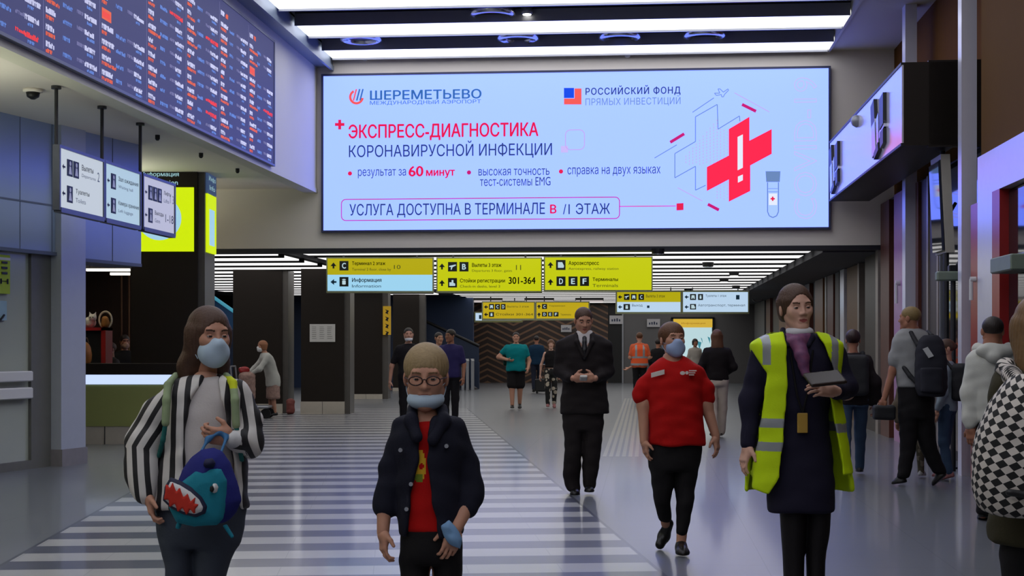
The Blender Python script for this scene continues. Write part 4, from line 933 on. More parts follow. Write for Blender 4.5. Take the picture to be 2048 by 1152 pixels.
# ------------------------------------------------------------------ wayfinding signs across the far hall
yel = M('yellow_sign', (200, 206, 10), emis=.90); yeld = M('yellow_sign_dark', (188, 176, 12), emis=.85); pale = M('pale_blue_sign', (158, 212, 240), emis=.95); palew = M('pale_sign', (186, 212, 236), emis=.95)
ink = M('ink_black', (10, 22, 16), .6, noise=0); inkg = M('ink_olive', (92, 102, 20), .6, noise=0); tealink = M('ink_teal', (12, 70, 100), .6, noise=0); icw = M('icon_white', (196, 222, 230), emis=.8); far_y = M('yellow_sign_far', (196, 170, 22), emis=.85)
frame_m = M('sign_edge', (140, 146, 110), .4, .3)
def way_sign(name, label, x0, y0, x1, y1, Y, rows, colr, group, zc_=3.012, small=False):
    s_ = Y/F; px = lambda x: (x-(x0+x1)/2)*s_; pz = lambda y: (y1-y)*s_
    t = thing(name, label, 'sign', (((x0+x1)/2-1024)*s_, Y, CAMZ+(HOR-y1)*s_), 0, group)
    w, h = (x1-x0)*s_, (y1-y0)*s_; n = len(colr)
    for i, c in enumerate(colr): MB().box(-w/2, w/2, 0, .12, h*(n-1-i)/n, h*(n-i)/n).build('lit_panel', c, t)
    e = .02*Y/26
    MB().box(-w/2-e, w/2+e, -.01, .13, -e*1.6, 0).box(-w/2-e, w/2+e, -.01, .13, h, h+e).box(-w/2-e, -w/2, -.01, .13, 0, h).box(w/2, w/2+e, -.01, .13, 0, h).build('frame', frame_m, t)
    top = zc_-(CAMZ+(HOR-y1)*s_)
    if top > h+.03: MB().tube([(-w*.35, .06, h), (-w*.35, .06, top)], .018, 6).tube([(w*.35, .06, h), (w*.35, .06, top)], .018, 6).build('hanger', M('dark_pole', (60, 60, 64), .4, .5), t)
    g0 = MB()
    for r in rows:
        k = r[0]; g = g0 if k == 't' else MB()
        if k == 't': g.text(r[1], px(r[2]), px(r[4]), pz(r[5]), pz(r[3]), front, .005, r[6], r[7] if len(r) > 7 else 0)
        elif k == 'i':                      # icon square with a letter or a shape
            g.poly([(px(r[2]), pz(r[5])), (px(r[4]), pz(r[5])), (px(r[4]), pz(r[3])), (px(r[2]), pz(r[3]))], front, .004, 0)
            if len(r[1]) == 1 and r[1] != '*':
                dx, dy = (r[4]-r[2])*.28, (r[5]-r[3])*.2; g.text(r[1], px(r[2]+dx), px(r[4]-dx), pz(r[5]-dy), pz(r[3]+dy), front, .008, 3, .03)
            else:
                cx, cy = (r[2]+r[4])/2, (r[3]+r[5])/2; q = (r[4]-r[2])/20
                P = {'plane': [(-7,-2),(7,-5),(8,-3),(0,1),(-2,7),(-4,6),(-3,1),(-8,0)], 'desk': [(-7,7),(-7,-1),(-2,-1),(-2,-6),(2,-6),(2,0),(6,2),(6,7)], 'train': [(-6,-6),(3,-6),(7,2),(6,6),(-6,6)], '*': [(-5,-6),(5,-6),(6,6),(2,6),(0,1),(-2,6),(-6,6)]}[r[1]]
                g.poly([(px(cx+a*q), pz(cy+b*q)) for a, b in P], front, .008, 3)
        elif k == 'a':                      # arrow up or left
            x, y, q, left = r[1], r[2], r[3], r[4]
            if left: g.poly([(px(x-q), pz(y)), (px(x+q*.2), pz(y-q)), (px(x+q*.2), pz(y+q))], front, .005, r[5] if len(r) > 5 else 0).line((px(x), pz(y)), (px(x+q), pz(y)), q*.6*s_, front, .005, r[5] if len(r) > 5 else 0)
            else: g.poly([(px(x), pz(y-q)), (px(x+q), pz(y+q*.2)), (px(x-q), pz(y+q*.2))], front, .005, 0).line((px(x), pz(y)), (px(x), pz(y+q)), q*.6*s_, front, .005, 0)
        elif k == 'b': g.poly([(px(r[1]), pz(r[4])), (px(r[3]), pz(r[4])), (px(r[3]), pz(r[2])), (px(r[1]), pz(r[2]))], front, .004, r[5])
        if k != 't': g.build({'i': 'pictogram', 'a': 'arrow', 'b': 'mark'}[k], [ink, inkg, tealink, icw], t)
    if g0.v: g0.build('lettering', [ink, inkg, tealink, icw], t)
    return t
G1 = 'large wayfinding signs below the big screen'
way_sign('wayfinding_sign', 'left large hanging sign, yellow upper half and pale blue lower half', 655, 517, 865, 582, 26.2,
  [('a', 667, 531, 6, 0), ('i', 'C', 679, 522, 697, 541), ('t', 'Терминал 2 этаж', 704, 523, 771, 532, 0, .02), ('t', 'Terminal 2 floor, close by', 704, 536, 782, 543, 1), ('t', '10', 788, 530, 801, 538, 1),
   ('a', 667, 564, 6, 1, 2), ('i', 'i', 679, 554, 697, 573), ('t', 'Информация', 704, 556, 763, 566, 2, .02), ('t', 'Information', 704, 569, 762, 575, 2)], [yeld, pale], G1)
way_sign('wayfinding_sign', 'middle large hanging yellow sign reading 301-364', 875, 517, 1082, 582, 26.2,
  [('a', 884, 533, 6, 0), ('i', 'plane', 896, 524, 914, 543), ('i', 'B', 919, 524, 937, 543), ('t', 'Вылеты 3 этаж', 944, 526, 1003, 534, 0, .02), ('t', 'Departures 3 floor, gates', 944, 539, 1024, 545, 1), ('t', '11', 1032, 530, 1042, 540, 1),
   ('a', 884, 566, 6, 0), ('i', 'desk', 896, 556, 914, 575), ('t', 'Стойки регистрации', 920, 557, 1010, 567, 0, .02), ('t', '301-364', 1017, 554, 1071, 568, 0, .02), ('t', 'Check-in desks, level 3', 920, 570, 1000, 576, 1)], [yel], G1)
way_sign('wayfinding_sign', 'right large hanging yellow sign with D E F squares', 1090, 515, 1303, 580, 26.0,
  [('a', 1101, 530, 6, 0), ('i', 'train', 1112, 520, 1131, 540), ('t', 'Аэроэкспресс', 1137, 522, 1198, 532, 0, .02), ('t', 'Aeroexpress, railway station', 1137, 535, 1237, 541, 1),
   ('a', 1101, 564, 6, 0), ('i', 'D', 1113, 553, 1131, 572), ('i', 'E', 1137, 553, 1155, 572), ('i', 'F', 1160, 553, 1178, 572), ('t', 'Терминалы', 1185, 555, 1236, 564, 0, .02), ('t', 'Terminals', 1185, 568, 1236, 574, 1)], [yel], G1)
G2 = 'smaller wayfinding signs deeper in the far hall'
way_sign('wayfinding_sign', 'smaller hanging sign half yellow half pale, left of the pale pair', 1234, 584, 1361, 624, 41.,
  [('a', 1240, 594, 4, 1), ('i', 'plane', 1248, 588, 1259, 600), ('i', '*', 1262, 588, 1273, 600), ('i', 'C', 1277, 588, 1288, 600), ('t', 'Вылеты 3 этаж', 1292, 589, 1330, 595, 0), ('a', 1240, 614, 4, 1, 2), ('i', 'i', 1247, 608, 1260, 620), ('t', 'Выход', 1264, 608, 1285, 614, 2), ('b', 1294, 611, 1299, 616, 2)], [yeld, palew], G2)
way_sign('wayfinding_sign', 'smaller hanging pale blue sign above the woman in the yellow vest', 1366, 584, 1496, 624, 41.,
  [('a', 1373, 594, 4, 1, 2), ('i', '*', 1380, 588, 1392, 600), ('i', 'i', 1396, 588, 1406, 600), ('t', 'Туалеты 1 этаж', 1411, 589, 1453, 595, 2), ('b', 1472, 590, 1479, 599, 2), ('a', 1373, 614, 4, 1, 2), ('i', 'train', 1380, 608, 1392, 619), ('t', 'Автотранспорт, терминал', 1396, 608, 1490, 614, 2)], [palew], G2)
G3 = 'distant yellow signs before the chevron wall'
way_sign('wayfinding_sign', 'distant yellow sign left of its pair before the chevron wall', 966, 605, 1068, 637, 49.,
  [('a', 972, 614, 4, 1), ('i', '*', 978, 608, 988, 619), ('i', 'C', 990, 608, 1000, 619), ('i', 'D', 1002, 608, 1011, 619), ('t', 'Вылеты 3 этаж', 1014, 611, 1058, 615, 1), ('a', 972, 629, 4, 1), ('i', 'i', 978, 624, 988, 634), ('t', 'Стойки 301-364', 992, 626, 1066, 631, 0)], [far_y], G3)
way_sign('wayfinding_sign', 'distant yellow sign behind the suited man before the chevron wall', 1073, 605, 1177, 637, 49.,
  [('a', 1078, 613, 4, 0), ('i', 'C', 1084, 608, 1094, 618), ('t', 'Терминал', 1098, 610, 1130, 614, 1), ('a', 1078, 629, 4, 0), ('i', 'D', 1084, 624, 1094, 633), ('i', 'E', 1096, 624, 1105, 633), ('i', 'F', 1107, 624, 1117, 633), ('t', 'Терминалы', 1121, 627, 1142, 632, 1)], [far_y], G3)
way_sign('lit_sign', 'pale lit sign low behind the distant yellow signs', 951, 626, 1043, 641, 50.5, [('b', 958, 630, 963, 638, 2)], [palew], None)
# poster and small notices on the far walls
Yp_ = VB-.6
def notice(label, x0, y0, x1, y1, Y, marks=True):
    s_ = Y/F; t = thing('notice', label, 'notice', (((x0+x1)/2-1024)*s_, Y, CAMZ+(HOR-(y0+y1)/2)*s_), 0, 'white notices on the far walls')
    w, h = (x1-x0)/2*s_, (y1-y0)/2*s_; MB().box(-w, w, -.02, .02, -h, h).build('sheet', M('notice_white', (178, 176, 178), .6, noise=0), t)
    g = MB()
    for k in range(4): g.box(-w*.7+k*w*.36, -w*.7+k*w*.36+w*.2, -.025, -.02, -h*.4, h*(.1+.12*(k % 3)))
    g.build('marks', signink, t)
def Yfar(px): u, _ = on_v(px, 690, VB-.05); return from_hall(u, VB-.05)[1]
notice('white notice beside the dark door on the far wall', 1219, 631, 1246, 648, Yfar(1232)); notice('white notice on the grey far wall left of the lit poster', 1294, 638, 1320, 654, Yfar(1307)); notice('dim notice on the chevron wall beside the suited man', 1122, 650, 1143, 664, Yfar(1132))
Y = Yfar(1385); s_ = Y/F
t = thing('lit_poster', 'tall lit poster with yellow header on the grey far wall', 'poster', ((1386-1024)*s_, Y-.1, CAMZ+(HOR-765)*s_), 0)
q = lambda x0, y0, x1, y1: ((x0-1386)*s_, (x1-1386)*s_, -.02, .06, (765-y1)*s_, (765-y0)*s_)
MB().box(*q(1346, 655, 1423, 745)).build('picture_panel', M('poster_white', (196, 226, 232), emis=.85), t); MB().box(*q(1346, 638, 1424, 655)).build('header', M('poster_header', (226, 186, 64), emis=.8), t)
MB().box(*q(1342, 634, 1428, 638)).box(*q(1342, 745, 1428, 765)).box(*q(1424, 636, 1429, 750)).box(*q(1341, 636, 1346, 750)).build('casing', black_m, t)
g = MB(); rnd = random.Random(5); pf = lambda a, b, d: (a, -.02-d, b)
for k in range(14):
    x = rnd.uniform(-.55, .55); z = rnd.uniform(.6, 1.9); g.poly([(x, z), (x+rnd.uniform(.05, .2), z-.05), (x+rnd.uniform(0, .1), z-rnd.uniform(.15, .4))], pf, .004, 0)
g.text('Информация', -.45, .45, (765-649)*s_, (765-645)*s_, pf, .004, 1)
g.build('artwork', [M('poster_teal', (70, 160, 180), emis=.6), M('poster_amber', (180, 120, 20), emis=.6)], t)
# ------------------------------------------------------------------ people
def cloth(name, rgb, rough=.85, noise=.10, bump=.12, bs=140.): return M(name, rgb, rough, spec=.2, noise=noise, bump=bump, bscale=bs)
hair_br = M('brown_hair', (74, 50, 36), .55, noise=.25, nscale=60, bump=.3, bscale=120); hair_dk = M('dark_hair', (38, 28, 24), .5, noise=.25, nscale=60, bump=.3, bscale=120)
hair_bl = M('blond_hair', (150, 128, 92), .6, noise=.25, nscale=70, bump=.3, bscale=140); hair_au = M('auburn_hair', (92, 58, 34), .5, noise=.25, nscale=60, bump=.3, bscale=120)
black_c = cloth('black_cloth', (24, 22, 24)); black_shoe = M('black_leather', (18, 16, 16), .35, noise=.05)
def shoes(f, spec, m, **kw):
    for h, t in spec: f.wear('shoe', shoe_prims(h, t, **kw), m, max(.006, f.vox*.7))
# ---------------- girl with the striped blouse
f = Fig('girl in black and white striped blouse and face mask holding a shark bag', 400, 6.0, 'skin', brow=(70, 48, 36))
P = f.p
f.body([f.z([(742, 394, 428, .045), (760, 380, 440, .055), (775, 350, 472, .07), (860, 350, 470, .095), (1000, 325, 482, .11), (1060, 330, 480, .11)]),
        *f.ch([(354, 785, .036), (312, 828, .036), (288, 885, .036, -.02), (293, 992, .027, -.08)]), *f.ch([(478, 785, .036), (499, 838, .036), (500, 888, .036, -.03), (462, 876, .028, -.16)]),
        *f.ch([(362, 1070, .055), (366, 1250, .042), (368, 1390, .032)]), *f.ch([(432, 1070, .055), (416, 1250, .042), (414, 1390, .032)])])
f.head(P(419, 672), yaw=math.radians(34), pitch=.04, sc=.97, fem=True)
f.hand(P(296, 990, -.08), (.25, -.2, -1), (.2, -1, 0), True, curl=.85, sc=.88)
f.hand(P(464, 876, -.16), (-1, -.25, .15), (-.1, -.5, 1), False, curl=1.15, sc=.92)
f.done()
f.hair('long', hair_br, L=.205, w=.115); f.mask()
denim = cloth('charcoal_denim', (62, 68, 80))
f.wear('trousers', [f.zz([(975, 312, 492, .115), (1050, 313, 490, .12), (1095, 320, 480, .11)]), f.zz([(1075, 320, 390, .085), (1152, 333, 389, .08), (1300, 343, 388, .06), (1385, 348, 386, .055)]), f.zz([(1075, 386, 479, .085), (1152, 390, 452, .08), (1300, 394, 436, .06), (1385, 396, 432, .055)])], denim, folds=.006)
f.wear('t_shirt', [f.z([(752, 388, 440, .05), (772, 352, 472, .085), (860, 345, 472, .115), (950, 340, 476, .12), (1008, 330, 484, .125)])], cloth('white_jersey', (196, 190, 188)), folds=.004)
k = NT('striped_blouse'); st = k.math('FRACT', k.attr('stripe')); k.col(k.mix(k.math('LESS_THAN', st, .44), lin((206, 202, 198)), lin((22, 20, 24)))); k.b.inputs['Roughness'].default_value = .7; stripe_m = k.m
cx = P(407, 800)[0]
def sleeve_coord(V, pts, off):
    q = V[:, [0, 2]]; out = np.zeros(len(V)); best = np.full(len(V), 9.)
    for a, b in zip(pts[:-1], pts[1:]):
        a, b = P(*a)[[0, 2]], P(*b)[[0, 2]]; L = np.linalg.norm(b-a); e_ = (b-a)/L; w_ = q-a; t = np.clip(w_@e_, 0, L); dd = np.linalg.norm(w_-t[:, None]*e_, axis=1)
        use = dd < best; out[use] = ((w_[:, 0]*e_[1]-w_[:, 1]*e_[0])/.046+off)[use]; best[use] = dd[use]
    return out+20
parts = []
V, Fq = sdf([f.z([(748, 385, 438, .06), (762, 345, 478, .09), (800, 326, 490, .125), (860, 328, 490, .135), (940, 318, 494, .14), (1000, 306, 496, .145), (1016, 304, 497, .145)]),
   op(f.z([(740, 390, 436, .17, -.16), (765, 394, 430, .17, -.16), (800, 374, 440, .17, -.17), (860, 362, 452, .17, -.17), (930, 362, 466, .17, -.17), (1030, 374, 484, .17, -.17)]), 's', .012)], .007, .007)
parts.append((V, Fq, (V[:, 0]-cx)/(.052+.010*np.clip(1.2-V[:, 2], 0, .6))+20))
V, Fq = sdf(f.ch([(356, 779, .046), (316, 826, .060), (289, 885, .072, -.01), (285, 940, .070, -.04), (289, 976, .048, -.07), (291, 988, .038, -.08)], .03), .007, .007); parts.append((V, Fq, sleeve_coord(V, [(345, 775), (280, 890), (290, 990)], .2)))
V, Fq = sdf(f.ch([(476, 781, .047), (499, 838, .048), (500, 886, .053, -.03), (474, 881, .046, -.13)], .03), .007, .006); parts.append((V, Fq, sleeve_coord(V, [(482, 775), (504, 890), (466, 880)], .3)))
VV, FF, AA, nn = [], [], [], 0
for V, Fq, a_ in parts: VV.append(V); FF.append(Fq+nn); AA.append(a_); nn += len(V)
f.mesh('blouse', np.concatenate(VV), np.concatenate(FF), stripe_m, attr=lambda V: {'stripe': np.concatenate(AA)})
f.wear('wristband', [cone(P(470, 880, -.15), P(464, 878, -.16), .034, .034)], cloth('white_cuff', (206, 206, 206)), .005)
shoes(f, [(P(362, 1402, .06), P(358, 1404, -.17)), (P(420, 1402, .06), P(424, 1404, -.17))], black_shoe)
f.p0 = P
t = thing('backpack', 'pale green backpack with yellow straps worn by the striped girl', 'backpack', tuple(P(405, 880, .2)), 0)
o_ = P(405, 880, .2)
strapm = [cloth('pale_green_strap', (142, 158, 122)), cloth('yellow_green_strap', (196, 204, 40)), cloth('teal_strap', (44, 108, 104))]
V, Fq = sdf([rbx(P(405, 880, .23), (.14, .075, .2), r=.06)], .012, .004); link_mesh('bag_body', V-o_, Fq, strapm[0], None, t, True)
for pts, mi, nm in (([(352, 752, .02), (336, 770, -.09), (333, 800, -.135), (331, 846, -.145)], 0, 'strap'), ([(331, 848, -.145), (326, 880, -.13), (318, 912, -.06)], 2, 'strap'), ([(452, 752, .02), (466, 766, -.09), (470, 800, -.14), (472, 850, -.145)], 0, 'strap'), ([(472, 850, -.145), (478, 890, -.135), (484, 920, -.08)], 2, 'strap')):
    V, Fq = sdf(chain([(P(a, b, c), .016 if mi != 2 else .010) for a, b, c in pts], .008), .007); c_ = V[Fq].mean(1)
    top = (c_[:, 2] > P(0, 775)[2]) & (c_[:, 2] < P(0, 752)[2]) & (c_[:, 0] > P(440, 0)[0])
    link_mesh(nm, V-o_, Fq, strapm, np.where(top, 1, mi), t, True)
# shark bag in her hand
Yb = 5.72; PB = lambda px, py: W(px, py, Yb)
c1 = lambda P_: [tuple(PB(230+x/2.0146, 580+y/2.0146)[[0, 2]]) for x, y in P_]
ob = PB(415, 1050)
t = thing('bag', 'navy and teal shark shaped child bag with red toothy mouth hanging from hand', 'bag', tuple(ob), 0)
def piece(nm, prims, m, par, vox=.006, pred=None, folds=0.):
    V, Fq = sdf(prims, vox, folds); return link_mesh(nm, V-ob, Fq, m, pred(V[Fq].mean(1)) if pred else None, par, True)
navy, teal = cloth('navy_plush', (36, 40, 112)), cloth('teal_plush', (30, 122, 142))
sh = piece('bag_body', [pillow(c1([(300,665),(345,630),(400,622),(440,640),(475,690),(505,770),(522,850),(500,900),(470,935),(440,952),(330,958),(255,940),(228,880),(232,800),(262,715)]), Yb, .085, .06, soft=.09)], navy, t, .008, folds=.003)
yf = Yb-.085
piece('face_panel', [pillow(c1([(300,745),(335,712),(400,700),(445,712),(470,760),(468,850),(455,915),(430,945),(330,952),(258,936),(225,872),(232,800)]), yf+.025, .042, .03, soft=.06)], teal, t, .006)
mo = piece('mouth', [pillow(c1([(246,742),(290,758),(335,785),(375,820),(398,860),(390,890),(350,906),(300,896),(250,872),(214,838),(222,780)]), yf-.012, .022, .012, soft=.02)], M('mouth_edge', (26, 30, 58), .7), t, .005)
piece('mouth_lining', [pillow(c1([(250,754),(290,770),(332,796),(368,828),(386,862),(380,882),(348,895),(302,885),(255,862),(224,834),(232,786)]), yf-.022, .022, .010, soft=.02)], M('felt_white', (206, 206, 206), .8), mo, .005)
piece('red_teeth', [pillow(c1([(236,770),(252,786),(262,764),(278,800),(290,782),(306,822),(322,806),(334,838),(352,820),(350,846),(366,850),(352,868),(350,890),(332,868),(318,892),(302,862),(284,880),(272,846),(250,862),(248,830),(228,832),(234,800)]), yf-.034, .018, .006)], M('felt_red', (188, 44, 28), .8), mo, .004)
ey = piece('eye', [pillow(c1([(412,766),(430,768),(437,785),(432,806),(416,814),(405,800)]), yf-.004, .026, .01, soft=.015)], M('felt_white'), t, .004)
piece('pupil', [pillow(c1([(408,778),(420,780),(424,792),(416,806),(406,798)]), yf-.020, .018, .006)], M('felt_black', (14, 14, 16), .7), ey, .004)
piece('fin', [pillow(c1([(368,700),(375,672),(410,668),(424,690),(415,712),(380,716)]), yf+.012, .03, .02, soft=.02)], M('dark_navy', (24, 26, 62), .8), t, .006)
for P_ in ([(258,930),(276,938),(268,960),(250,956)], [(440,945),(456,940),(486,990),(476,998)]): piece('strap_end', [pillow(c1(P_), Yb-.03, .012, .006)], teal, t, .005)
piece('loop', chain([(PB(402, 904), .006), (PB(410, 880)+(0, .06, 0), .006), (PB(432, 866)+(0, .10, 0), .006), (PB(444, 876)+(0, .10, 0), .006), (PB(442, 906), .006)]), M('blue_webbing', (52, 104, 150), .7), t, .005)
# ---------------- boy in the denim jacket
f = Fig('boy with blond hair and glasses in dark denim jacket over red shirt', 855, 5.75, 'skin', brow=(112, 86, 60)); P = f.p
f.body([f.z([(812, 832, 872, .045), (836, 828, 878, .05), (850, 805, 905, .075), (960, 805, 912, .095), (1060, 810, 912, .105), (1120, 812, 914, .10)]),
        *f.ch([(812, 858, .034), (784, 935, .034), (769, 1010, .029, -.02), (766, 1064, .024, -.05)]), *f.ch([(904, 860, .034), (932, 932, .034, .02), (936, 1004, .034, -.02), (911, 1058, .025, -.10)]),
        *f.ch([(832, 1130, .05), (834, 1290, .04), (834, 1420, .032)]), *f.ch([(892, 1130, .05), (891, 1290, .04), (888, 1420, .032)])])
f.head(P(852, 754), pitch=.10, sc=1.0)
f.hand(P(766, 1062, -.05), (.05, -.15, -1), (.35, -1, -.1), True, curl=.75, sc=.82, spread=1.3)
f.hand(P(911, 1058, -.10), (-.3, -.25, -1), (-.9, -.5, .1), False, curl=.7, sc=.84)
f.done()
f.hair('mop', hair_bl); f.mask(chin=True, sc=1.06)
g = MB(); hw = lambda x, y, z: tuple(f.ho+f.hR@np.array([x, y, z])-f.loc)
for sx in (1, -1):
    q = [(sx*.033+.026*math.cos(a), -.108+.004*abs(math.cos(a)), -.002+.017*math.sin(a)) for a in np.linspace(0, 2*math.pi, 17)]
    g.tube([hw(*x) for x in q], .0028, 6).tube([hw(sx*.058, -.104, .004), hw(sx*.078, -.05, .004), hw(sx*.080, .01, .0)], .0024, 6)
g.tube([hw(-.008, -.110, .002), hw(0, -.113, .004), hw(.008, -.110, .002)], .0026, 6)
g.build('glasses', M('spectacle_frame', (52, 26, 22), .4), f.root)
f.wear('trousers', [f.zz([(1036, 806, 918, .11), (1095, 800, 925, .115), (1128, 800, 924, .11)]), f.zz([(1108, 800, 862, .085), (1152, 801, 859, .078), (1300, 812, 856, .055), (1425, 816, 852, .045)]), f.zz([(1108, 861, 924, .085), (1152, 867, 923, .078), (1300, 868, 912, .055), (1425, 870, 906, .045)])], black_c, folds=.005)
zc1, xc1 = P(0, 928)[2], P(843, 0)[0]
def tee_print(c):
    x, z = c[:, 0]-xc1, c[:, 2]-zc1; r = np.zeros(len(c), int); fr_ = c[:, 1] < 5.7
    r[fr_ & ((x/.022)**2+(z/.062)**2 < 1)] = 1; r[fr_ & ((x+.004)**2+(z+.045)**2 < .017**2)] = 2; r[fr_ & ((x-.006)**2+(z-.0)**2 < .010**2)] = 0; return r
red_c = cloth('red_jersey', (172, 12, 10))
f.wear('t_shirt', [f.z([(838, 828, 880, .052), (852, 806, 908, .082), (960, 802, 914, .108), (1061, 804, 916, .115)])], [red_c, cloth('print_yellow', (206, 160, 40)), cloth('print_green', (110, 130, 40))], .006, folds=.004, pred=tee_print)
navyd = cloth('navy_denim', (26, 27, 40), bump=.2)
f.wear('jacket', [f.z([(828, 815, 892, .065), (840, 792, 918, .09), (870, 786, 930, .115), (950, 790, 926, .130), (1020, 796, 927, .136), (1070, 800, 925, .138)]),
   op(f.z([(818, 824, 876, .16, -.15), (850, 830, 860, .16, -.15), (900, 838, 853, .16, -.15), (960, 826, 859, .16, -.16), (1010, 818, 865, .16, -.16), (1085, 808, 880, .16, -.16)]), 's', .01),
   *f.ch([(808, 856, .046), (784, 935, .046), (770, 1004, .043, -.01), (768, 1018, .042, -.02)], .025), *f.ch([(908, 858, .048), (932, 932, .050, .02), (941, 990, .050, -.0), (936, 1012, .046, -.03)], .025)], navyd, .007, folds=.008)
cl = MB()
for pts in ([(826, 818, .0), (822, 842, -.085), (834, 874, -.125)], [(884, 818, .0), (888, 842, -.085), (866, 880, -.125)]):
    V, Fq = sdf(chain([(P(a, b, c), .022) for a, b, c in pts]), .006); link_mesh('collar', V-f.loc, Fq, navyd, None, f.root, True)
for px, py in ((801, 900), (893, 892), (822, 968), (813, 1018)):
    q = P(px, py, -.128)-f.loc; MB().cyl(tuple(q+(0, .02, 0)), tuple(q-(0, .008, 0)), .009, .008, 10).build('button', chrome, f.root)
shoes(f, [(P(834, 1434, .06), P(832, 1436, -.16)), (P(888, 1434, .06), P(892, 1436, -.16))], black_shoe)
om = W(903, 1070, 5.61)
V, Fq = sdf([pillow([tuple(W(a, b, 5.61)[[0, 2]]) for a, b in ((880, 1050), (898, 1040), (912, 1052), (926, 1078), (922, 1100), (902, 1092), (884, 1072))], 5.61, .02, .012, soft=.02)], .005, .006, 2.)
o = link_mesh('face_mask', V-om, Fq, M('blue_mask', (112, 150, 190), .75), None, None, True, om); tag(o, 'crumpled blue face mask carried low in the blond boy hand', 'mask')
# ---------------- man in the dark suit
f = Fig('tall man in black suit and tie looking down at his hands', 1167, 14.5, 'skin', brow=(60, 44, 34)); P = f.p
f.body([f.z([(655, 1157, 1178, .05), (672, 1150, 1186, .065), (690, 1125, 1210, .10), (760, 1132, 1206, .11), (820, 1130, 1208, .12)]),
        *f.ch([(1127, 692, .05), (1123, 745, .042, .03), (1146, 757, .03, -.22)]), *f.ch([(1210, 692, .05), (1213, 745, .042, .03), (1190, 757, .03, -.22)]),
        *f.ch([(1147, 830, .06), (1146, 905, .045), (1148, 970, .04, .05)]), *f.ch([(1185, 830, .06), (1183, 905, .045), (1178, 970, .04)])])
f.head(P(1167, 641), yaw=.12, pitch=.26, sc=1.06)
f.hand(P(1148, 757, -.22), (1, -.25, .05), (.1, -.35, 1), True, curl=.8, sc=1.05); f.hand(P(1188, 757, -.22), (-1, -.25, .05), (-.1, -.35, 1), False, curl=.8, sc=1.05)
f.done(); f.hair('crop', hair_br)
suit = cloth('black_suit', (34, 29, 30), .8)
f.wear('trousers', [f.zz([(790, 1126, 1210, .12), (835, 1124, 1208, .125), (862, 1126, 1206, .12)]), f.zz([(840, 1125, 1168, .11), (900, 1129, 1164, .095), (940, 1126, 1161, .085, .03), (965, 1128, 1160, .075, .07), (984, 1136, 1164, .07, .05)]), f.zz([(840, 1163, 1208, .11), (900, 1165, 1202, .095), (940, 1165, 1197, .08), (979, 1166, 1190, .07)])], suit, folds=.008)
f.wear('shirt', [f.z([(660, 1154, 1184, .062), (672, 1148, 1190, .075), (690, 1138, 1198, .10), (740, 1136, 1200, .115)])], cloth('white_shirt', (206, 200, 200)))
f.wear('tie', chain([(P(1169, 676, -.085), .022), (P(1169, 684, -.115), .020), (P(1169, 700, -.135), .026), (P(1169, 716, -.14), .022)], .01), M('black_tie', (20, 18, 24), .4), .008)
f.wear('jacket', [f.z([(666, 1152, 1188, .065), (676, 1128, 1209, .10), (690, 1118, 1217, .125), (720, 1121, 1216, .135), (765, 1125, 1213, .135), (800, 1121, 1216, .14), (828, 1119, 1219, .142)]),
   op(f.z([(655, 1153, 1184, .2, -.17), (672, 1154, 1183, .2, -.19), (690, 1158, 1180, .2, -.20), (708, 1166, 1172, .2, -.20), (713, 1168, 1170, .2, -.2)]), 's', .01),
   *f.ch([(1124, 692, .062), (1119, 742, .058, .03), (1140, 756, .046, -.18)], .04), *f.ch([(1212, 692, .062), (1216, 742, .058, .03), (1195, 756, .046, -.18)], .04)], suit, .012, folds=.008)
for sx, pts in ((0, [(1152, 668, -.03), (1154, 684, -.125), (1167, 712, -.145)]), (1, [(1186, 668, -.03), (1184, 684, -.125), (1171, 712, -.145)])):
    f.wear('lapel', chain([(P(a, b, c), .02) for a, b, c in pts]), suit, .010)
shoes(f, [(P(1152, 986, .14), P(1149, 991, -.12)), (P(1178, 981, .06), P(1179, 985, -.2))], black_shoe, r=.045)
op_ = P(1167, 756, -.33); V, Fq = sdf([rbx(op_, (.035, .05, .012), rotx(-.4), .006)], .006); tag(link_mesh('phone', V-op_, Fq, M('white_phone', (210, 208, 204), .3, noise=0), None, None, True, op_), 'white phone held in both hands of the suited man', 'phone')
# ---------------- woman in the red T-shirt
f = Fig('stout woman in red t-shirt and black trousers with blue face mask walking', 1350, 10.4, 'skin', brow=(96, 66, 44)); P = f.p
f.body([f.z([(706, 1328, 1364, .055), (722, 1322, 1372, .065), (740, 1300, 1402, .10), (800, 1302, 1400, .13), (870, 1314, 1394, .10), (930, 1316, 1388, .10)]),
        *f.ch([(1309, 754, .042), (1287, 810, .045), (1288, 884, .029, -.04)]), *f.ch([(1395, 754, .042), (1412, 808, .045), (1432, 874, .029, -.02)]),
        *f.ch([(1326, 940, .06), (1326, 1002, .042, .0), (1331, 1048, .032, .13)]), *f.ch([(1372, 940, .06), (1368, 1010, .045, -.04), (1362, 1088, .034, -.06)])])
f.head(P(1345, 680), yaw=.32, pitch=-.10, sc=1.0, fem=True, wide=1.03)
f.hand(P(1288, 882, -.04), (.16, -.1, -1), (.3, -1, 0), True, curl=.5, sc=.95); f.hand(P(1431, 872, -.02), (.12, -.1, -1), (-.5, -1, 0), False, curl=.55, sc=.98)
f.done(); f.hair('fringe', hair_au); f.mask(M('grey_blue_mask', (150, 168, 204), .75), drop=-.004)
f.wear('trousers', [f.zz([(872, 1300, 1406, .14), (915, 1297, 1402, .145), (942, 1298, 1398, .14)]), f.zz([(925, 1298, 1349, .115), (965, 1303, 1347, .10), (1000, 1308, 1342, .075, .0), (1025, 1313, 1342, .06, .06), (1046, 1320, 1343, .05, .12)]), f.zz([(925, 1346, 1398, .115), (965, 1349, 1392, .10), (1010, 1352, 1386, .078, -.04), (1045, 1352, 1379, .06, -.05), (1074, 1353, 1373, .048, -.06)])], black_c, folds=.006)
